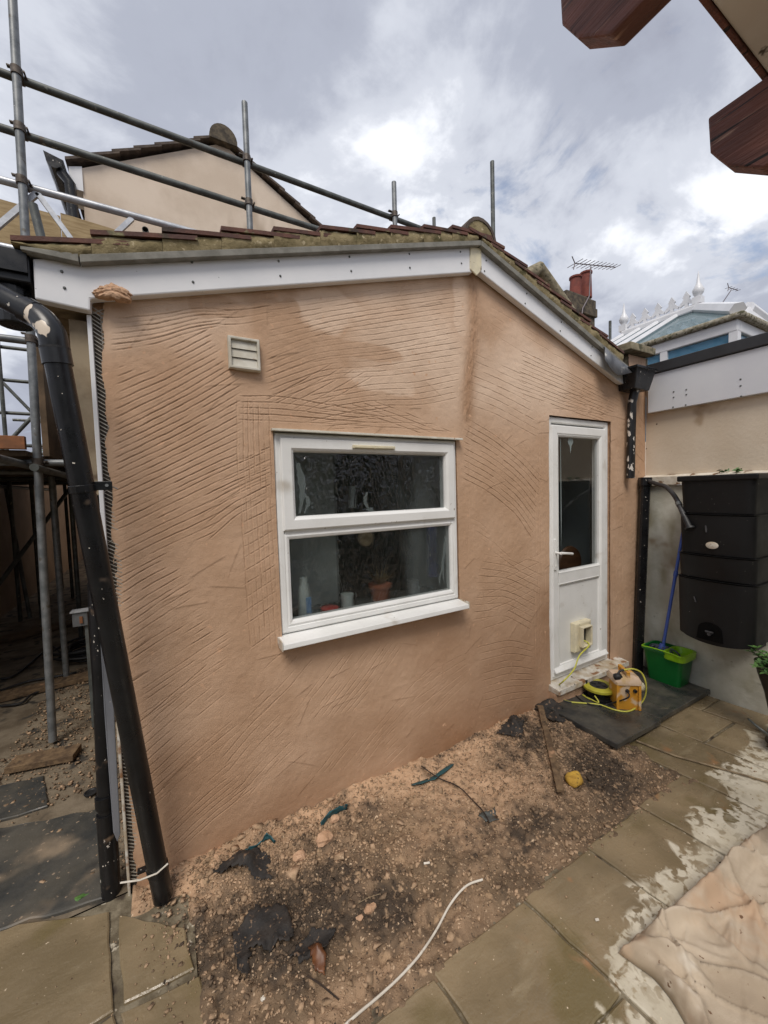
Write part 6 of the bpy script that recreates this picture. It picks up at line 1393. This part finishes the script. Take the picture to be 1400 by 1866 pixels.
for k in range(9):
    ph = r_.uniform(0, 6); rad = r_.uniform(.16, .30); pts = [(cc[0] + .05 + rad*math.cos(a+ph)*(1+.1*math.sin(3*a)), cc[1] + .1 + rad*.9*math.sin(a+ph), .02 + k*.016 + .012*math.sin(2*a+k)) for a in np.linspace(0, 6.0, 26)]; mb.tube(pts, .011, 7)
for pp_ in ([(0,1262),(50,1245),(100,1236),(140,1228)], [(0,1290),(40,1284),(60,1268),(110,1250)], [(0,1240),(30,1232),(80,1190),(95,1180),(120,1200)]): mb.tube(spline([(*onG(*p)[:2], .016) for p in pp_], 5), .010, 7)
single('cable_heap', mb, M['rubber'], 'heap of coiled black cable on the alley floor behind the posts', 'cables', smooth=True)
def plank(pa, pb, wd, lab, z=.022, mat='timber_grey', th=.02):
    a = Vector(onG(*pa)); b = Vector(onG(*pb)); a.z = b.z = z; d = (b-a)/2; s_ = d.normalized().cross(Vector((0,0,1)))*wd/2; single('plank', MB().obox((a+b)/2, d, s_, (0,0,th)), M[mat], lab, 'plank', bevel=.003)
plank((20,1402), (142,1378), .13, 'short board under the foot of the nearest scaffold post', .03)
plank((-60,1290), (165,1235), .16, 'board lying across the alley behind the nearest scaffold post', .024)
plank((-40,1180), (160,1130), .22, 'board lying across the alley in front of the far wall', .02, 'deck')
mb = MB().lathe((*onG(166,1447)[:2], .004), [(.030, 0), (.034, .010), (.026, .012), (.022, .006)], 18); single('drain_cap', mb, M['rubber'], 'small round black cap on the grit beside the corner downpipe', 'cap', smooth=True)  # round drain cap, lying loose on the grit

# ------------------------------------------------------------------ CONSERVATORY behind the boundary wall
cv = thing('conservatory', 'white conservatory roof with spiked ridge cresting above the boundary wall', 'conservatory', (6.0, 1.0, 0))
XE = 5.0; ga, gb = onX(1205, 617, XE), onX(1345, 575, XE); ZE = (ga[2]+gb[2])/2; yA, yB = ga[1]+1.2, gb[1]
XRG = 6.15; ra, rb = onX(1137, 608, XRG), onX(1272, 570, XRG); ZR = (ra[2]+rb[2])/2; rA, rB = ra[1], rb[1]
mb = MB(); mb.box(XE-.05, XE+.06, yB-.06, yA, ZE-.035, ZE+.02); mb.box(XE+.061, 7.6, yB-.06, yB+.05, ZE-.035, ZE+.02); obj('gutter', mb, M['gutter_moss'], cv, bevel=.02)
mb = MB(); mb.box(XE+.0, XE+.08, yB, yA, ZE-.15, ZE-.036); mb.box(XE+.081, 7.6, yB, yB+.08, ZE-.15, ZE-.036); obj('head_frame', mb, M['cons_white'], cv, bevel=.01)
for y in np.arange(yB+.0, yA, .62): mb = MB(); mb.box(XE, XE+.08, y, y+.07, 2.2, ZE-.152); obj('mullion', mb, M['cons_white'], cv)
for x in np.arange(XE+.7, 7.6, .7): mb = MB(); mb.box(x, x+.07, yB, yB+.08, 2.2, ZE-.152); obj('mullion', mb, M['cons_white'], cv)
mb = MB(); mb.box(XE+.03, XE+.045, yB+.05, yA, 2.2, ZE-.152); mb.box(XE+.05, 7.6, yB+.03, yB+.045, 2.2, ZE-.152); obj('side_glass', mb, M['glass_blue'], cv)
mb = MB(); XF2 = 7.3
mb.add([(XE, yA, ZE+.03), (XE, yB, ZE+.03), (XRG, rB, ZR), (XRG, rA, ZR), (XF2, yB, ZE+.03), (XF2, yA, ZE+.03)], [(0,1,2,3), (1,4,2), (4,5,3,2)]); o = obj('roof_glass', mb, M['glass_roof'], cv, fixn=False); o.modifiers.new('solid', 'SOLIDIFY').thickness = .02
def bar(a, b, w_=.05): return obj('glazing_bar', MB().tube([a, b], w_, 6), M['cons_white'], cv)
bar((XE, yB, ZE+.05), (XRG, rB, ZR+.02), .07); bar((XF2, yB, ZE+.05), (XRG, rB, ZR+.02), .07)
for t in (.25, .5, .75, 1.): y = rB + (rA-rB)*t; bar((XE, y if t < 1 else rA, ZE+.05), (XRG, y, ZR+.02), .035)
mb = MB(); mb.box(XRG-.06, XRG+.06, rB-.02, rA+.02, ZR-.02, ZR+.07); rdg = obj('ridge_capping', mb, M['cons_white'], cv, bevel=.02)
def finial(x, y, z, s): return [(x, y, z), s]
sp = MB(); b_ = BASE[cv.name]
n_f = 5; fm = None
for i in range(n_f):
    y = rB + (rA-rB)*(i+.75)/(n_f+.5); z = ZR+.07; h = .22
    mb = MB(); t = .014
    out_ = [(-.02, 0), (-.02, .06), (-.075, .035), (-.085, .06), (-.045, .10), (-.03, .13), (-.045, .145), (0, h), (.045, .145), (.03, .13), (.045, .10), (.085, .06), (.075, .035), (.02, .06), (.02, 0)]
    if fm is None:
        mb.prism([(b_.x - t, b_.y + a, b_.z + q) for a, q in out_], (2*t, 0, 0)); o = obj('cresting_spike', mb, M['cons_white'], rdg); fm = o.data
    else: o = bpy.data.objects.new('cresting_spike', fm); COL.objects.link(o); o.parent = rdg; BASE[o.name] = b_
    o.location = Vector((XRG, y, z)) - b_
mb = MB(); mb.box(XRG-.012, XRG+.012, rB, rA, ZR+.07, ZR+.09); obj('cresting_rail', mb, M['cons_white'], rdg)
for y in (rB, rA):
    mb = MB(); mb.box(XRG-.05, XRG+.05, y-.05, y+.05, ZR+.07, ZR+.16); mb.lathe((XRG, y, ZR+.16), [(.025, 0), (.055, .045), (.066, .085), (.046, .13), (.022, .18), (.009, .29), (.002, .33)], 14); obj('finial', mb, M['cons_white'], rdg, smooth=True)
# fold of roof at the near right end
mb = MB(); a = onX(1272, 570, XRG); q = onX(1361, 562, 5.6); w_ = onX(1345, 577, XE); e2 = onX(1402, 592, 6.2)
mb.tube([tuple(q), tuple(e2)], .07, 8); mb.tube([tuple(a), tuple(q)], .03, 6); obj('hip_capping', mb, M['cons_white'], cv)
mb = MB(); mb.add([tuple(a), tuple(q), tuple(w_)], [(0,1,2)]); mb.add([tuple(w_), tuple(q), tuple(e2), tuple(Vector(e2)-Vector((0,0,.15)))], [(0,1,2,3)]); o = obj('hip_panel', mb, M['cons_white'], cv, fixn=False); o.modifiers.new('solid', 'SOLIDIFY').thickness = .03

# ------------------------------------------------------------------ HOUSE with the chimney further right
nh = thing('neighbour_house', 'house beyond the ridge with a hip tile and sooty chimney with two red pots', 'house', (11, 6, 0))
pts = [onY(*p, 4.6) for p in ((968,497),(985,490),(1003,510),(1027,556),(1075,600),(960,600))]
mb = MB(); mb.prism([tuple(p) for p in pts], (0, .3, 0)); obj('gable', mb, M['render_house'], nh)
mb = MB(); a, b = Vector(onY(982, 490, 4.5)), Vector(onY(1040, 572, 4.5)); mb.tube([a + Vector((-.6,0,-.35)), a, a.lerp(b, .3) , b], [.15, .16, .15, .15], 10); obj('hip_tile', mb, M['coping'], nh, smooth=True)
Yc = 5.2; ca, cb = onY(1030, 560, Yc), onY(1086, 560, Yc); zt = onY(1055, 535, Yc)[2]; zl = onY(1058, 640, Yc)[2]
ch = MB(); xm0, xm1 = ca[0], cb[0]; 
ch.box(xm0+.08, xm1-.04, Yc, Yc+.75, 0, zt-.55); ch.box(xm0, xm1, Yc-.06, Yc+.80, zt-.547, zt-.30); ch.box(xm0+.05, xm1-.03, Yc-.03, Yc+.78, zt-.297, zt-.05); ch.box(xm0+.14, xm1-.14, Yc+.05, Yc+.7, zt-.047, zt+.04)
stk = obj('chimney', ch, M['brick_dark'], nh, bevel=.02)
for (pa, pb) in (((1048,532),(1049,508)), ((1068,532),(1068,500))):
    a, b = Vector(onY(*pa, Yc+.35)), Vector(onY(*pb, Yc+.35)); mb = MB(); mb.tube([a - Vector((0,0,.2)), b], [.17, .15], 14, hollow=True); mb.tube([b, b + Vector((0,0,.05))], .18, 14); obj('chimney_pot', mb, M['pot_red'], stk, smooth=True)
mb = MB(); mb.box(9.5, 16, 5.0, 12, 0, 5.0); obj('house_wall', mb, M['render_house'], nh)
def aerial(name, mast, boom, n, lab, Y, el_len=.35, r=.022):
    t = thing(name, lab, 'aerial', tuple(onY(*mast[-1], Y))); pts = [onY(*p, Y) for p in mast]; obj('mast', MB().tube(pts, r, 7), M['aerial'], t)
    a, b = Vector(onY(*boom[0], Y)), Vector(onY(*boom[1], Y)); obj('boom', MB().tube([a, b], r*.8, 7), M['aerial'], t); d = (b-a); mb = MB()
    for i in range(n):
        p = a + d*i/(n-1); u = Vector((.25, 1, .15)).normalized()*el_len*(1 - .4*i/n); mb.tube([p-u, p+u], r*.5, 5)
    obj('element', mb, M['aerial'], t)
    u = d.normalized().cross(Vector((0,1,0))).normalized(); mb = MB(); mb.tube([a, a + u*.18 - d.normalized()*.1], r*.8, 5); mb.tube([a, a - u*.16 - d.normalized()*.1], r*.8, 5); obj('reflector', mb, M['aerial'], t)
aerial('tv_aerial', [(1060,578),(1062,562),(1074,540),(1077,486)], [(1048,480),(1122,487)], 11, 'television aerial on a mast strapped to the chimney', Yc-.1, .3, .018)
aerial('tv_aerial', [(1307,566),(1333,528)], [(1328,524),(1345,529)], 4, 'thin leaning aerial behind the right end of the conservatory', 6.0, .15, .02)

# things of one kind share a group
GR = {'clod': 'clods lying on the dug soil', 'twig': 'twigs on the soil', 'plastic_strip': 'teal plastic strips along the wall foot', 'membrane_scrap': 'scraps of dark membrane on the soil', 'debris': 'small debris on the ground',
      'weed': 'weeds on the wall ledge', 'extension_cable': 'cables on the doorstep', 'plank': 'boards on the alley floor', 'tv_aerial': 'television aerials', 'tree': 'trees beyond the far fence'}
for o in bpy.data.objects:
    if o.parent is None and 'label' in o:
        g_ = GR.get(o.name.split('.')[0])
        if g_: o['group'] = g_
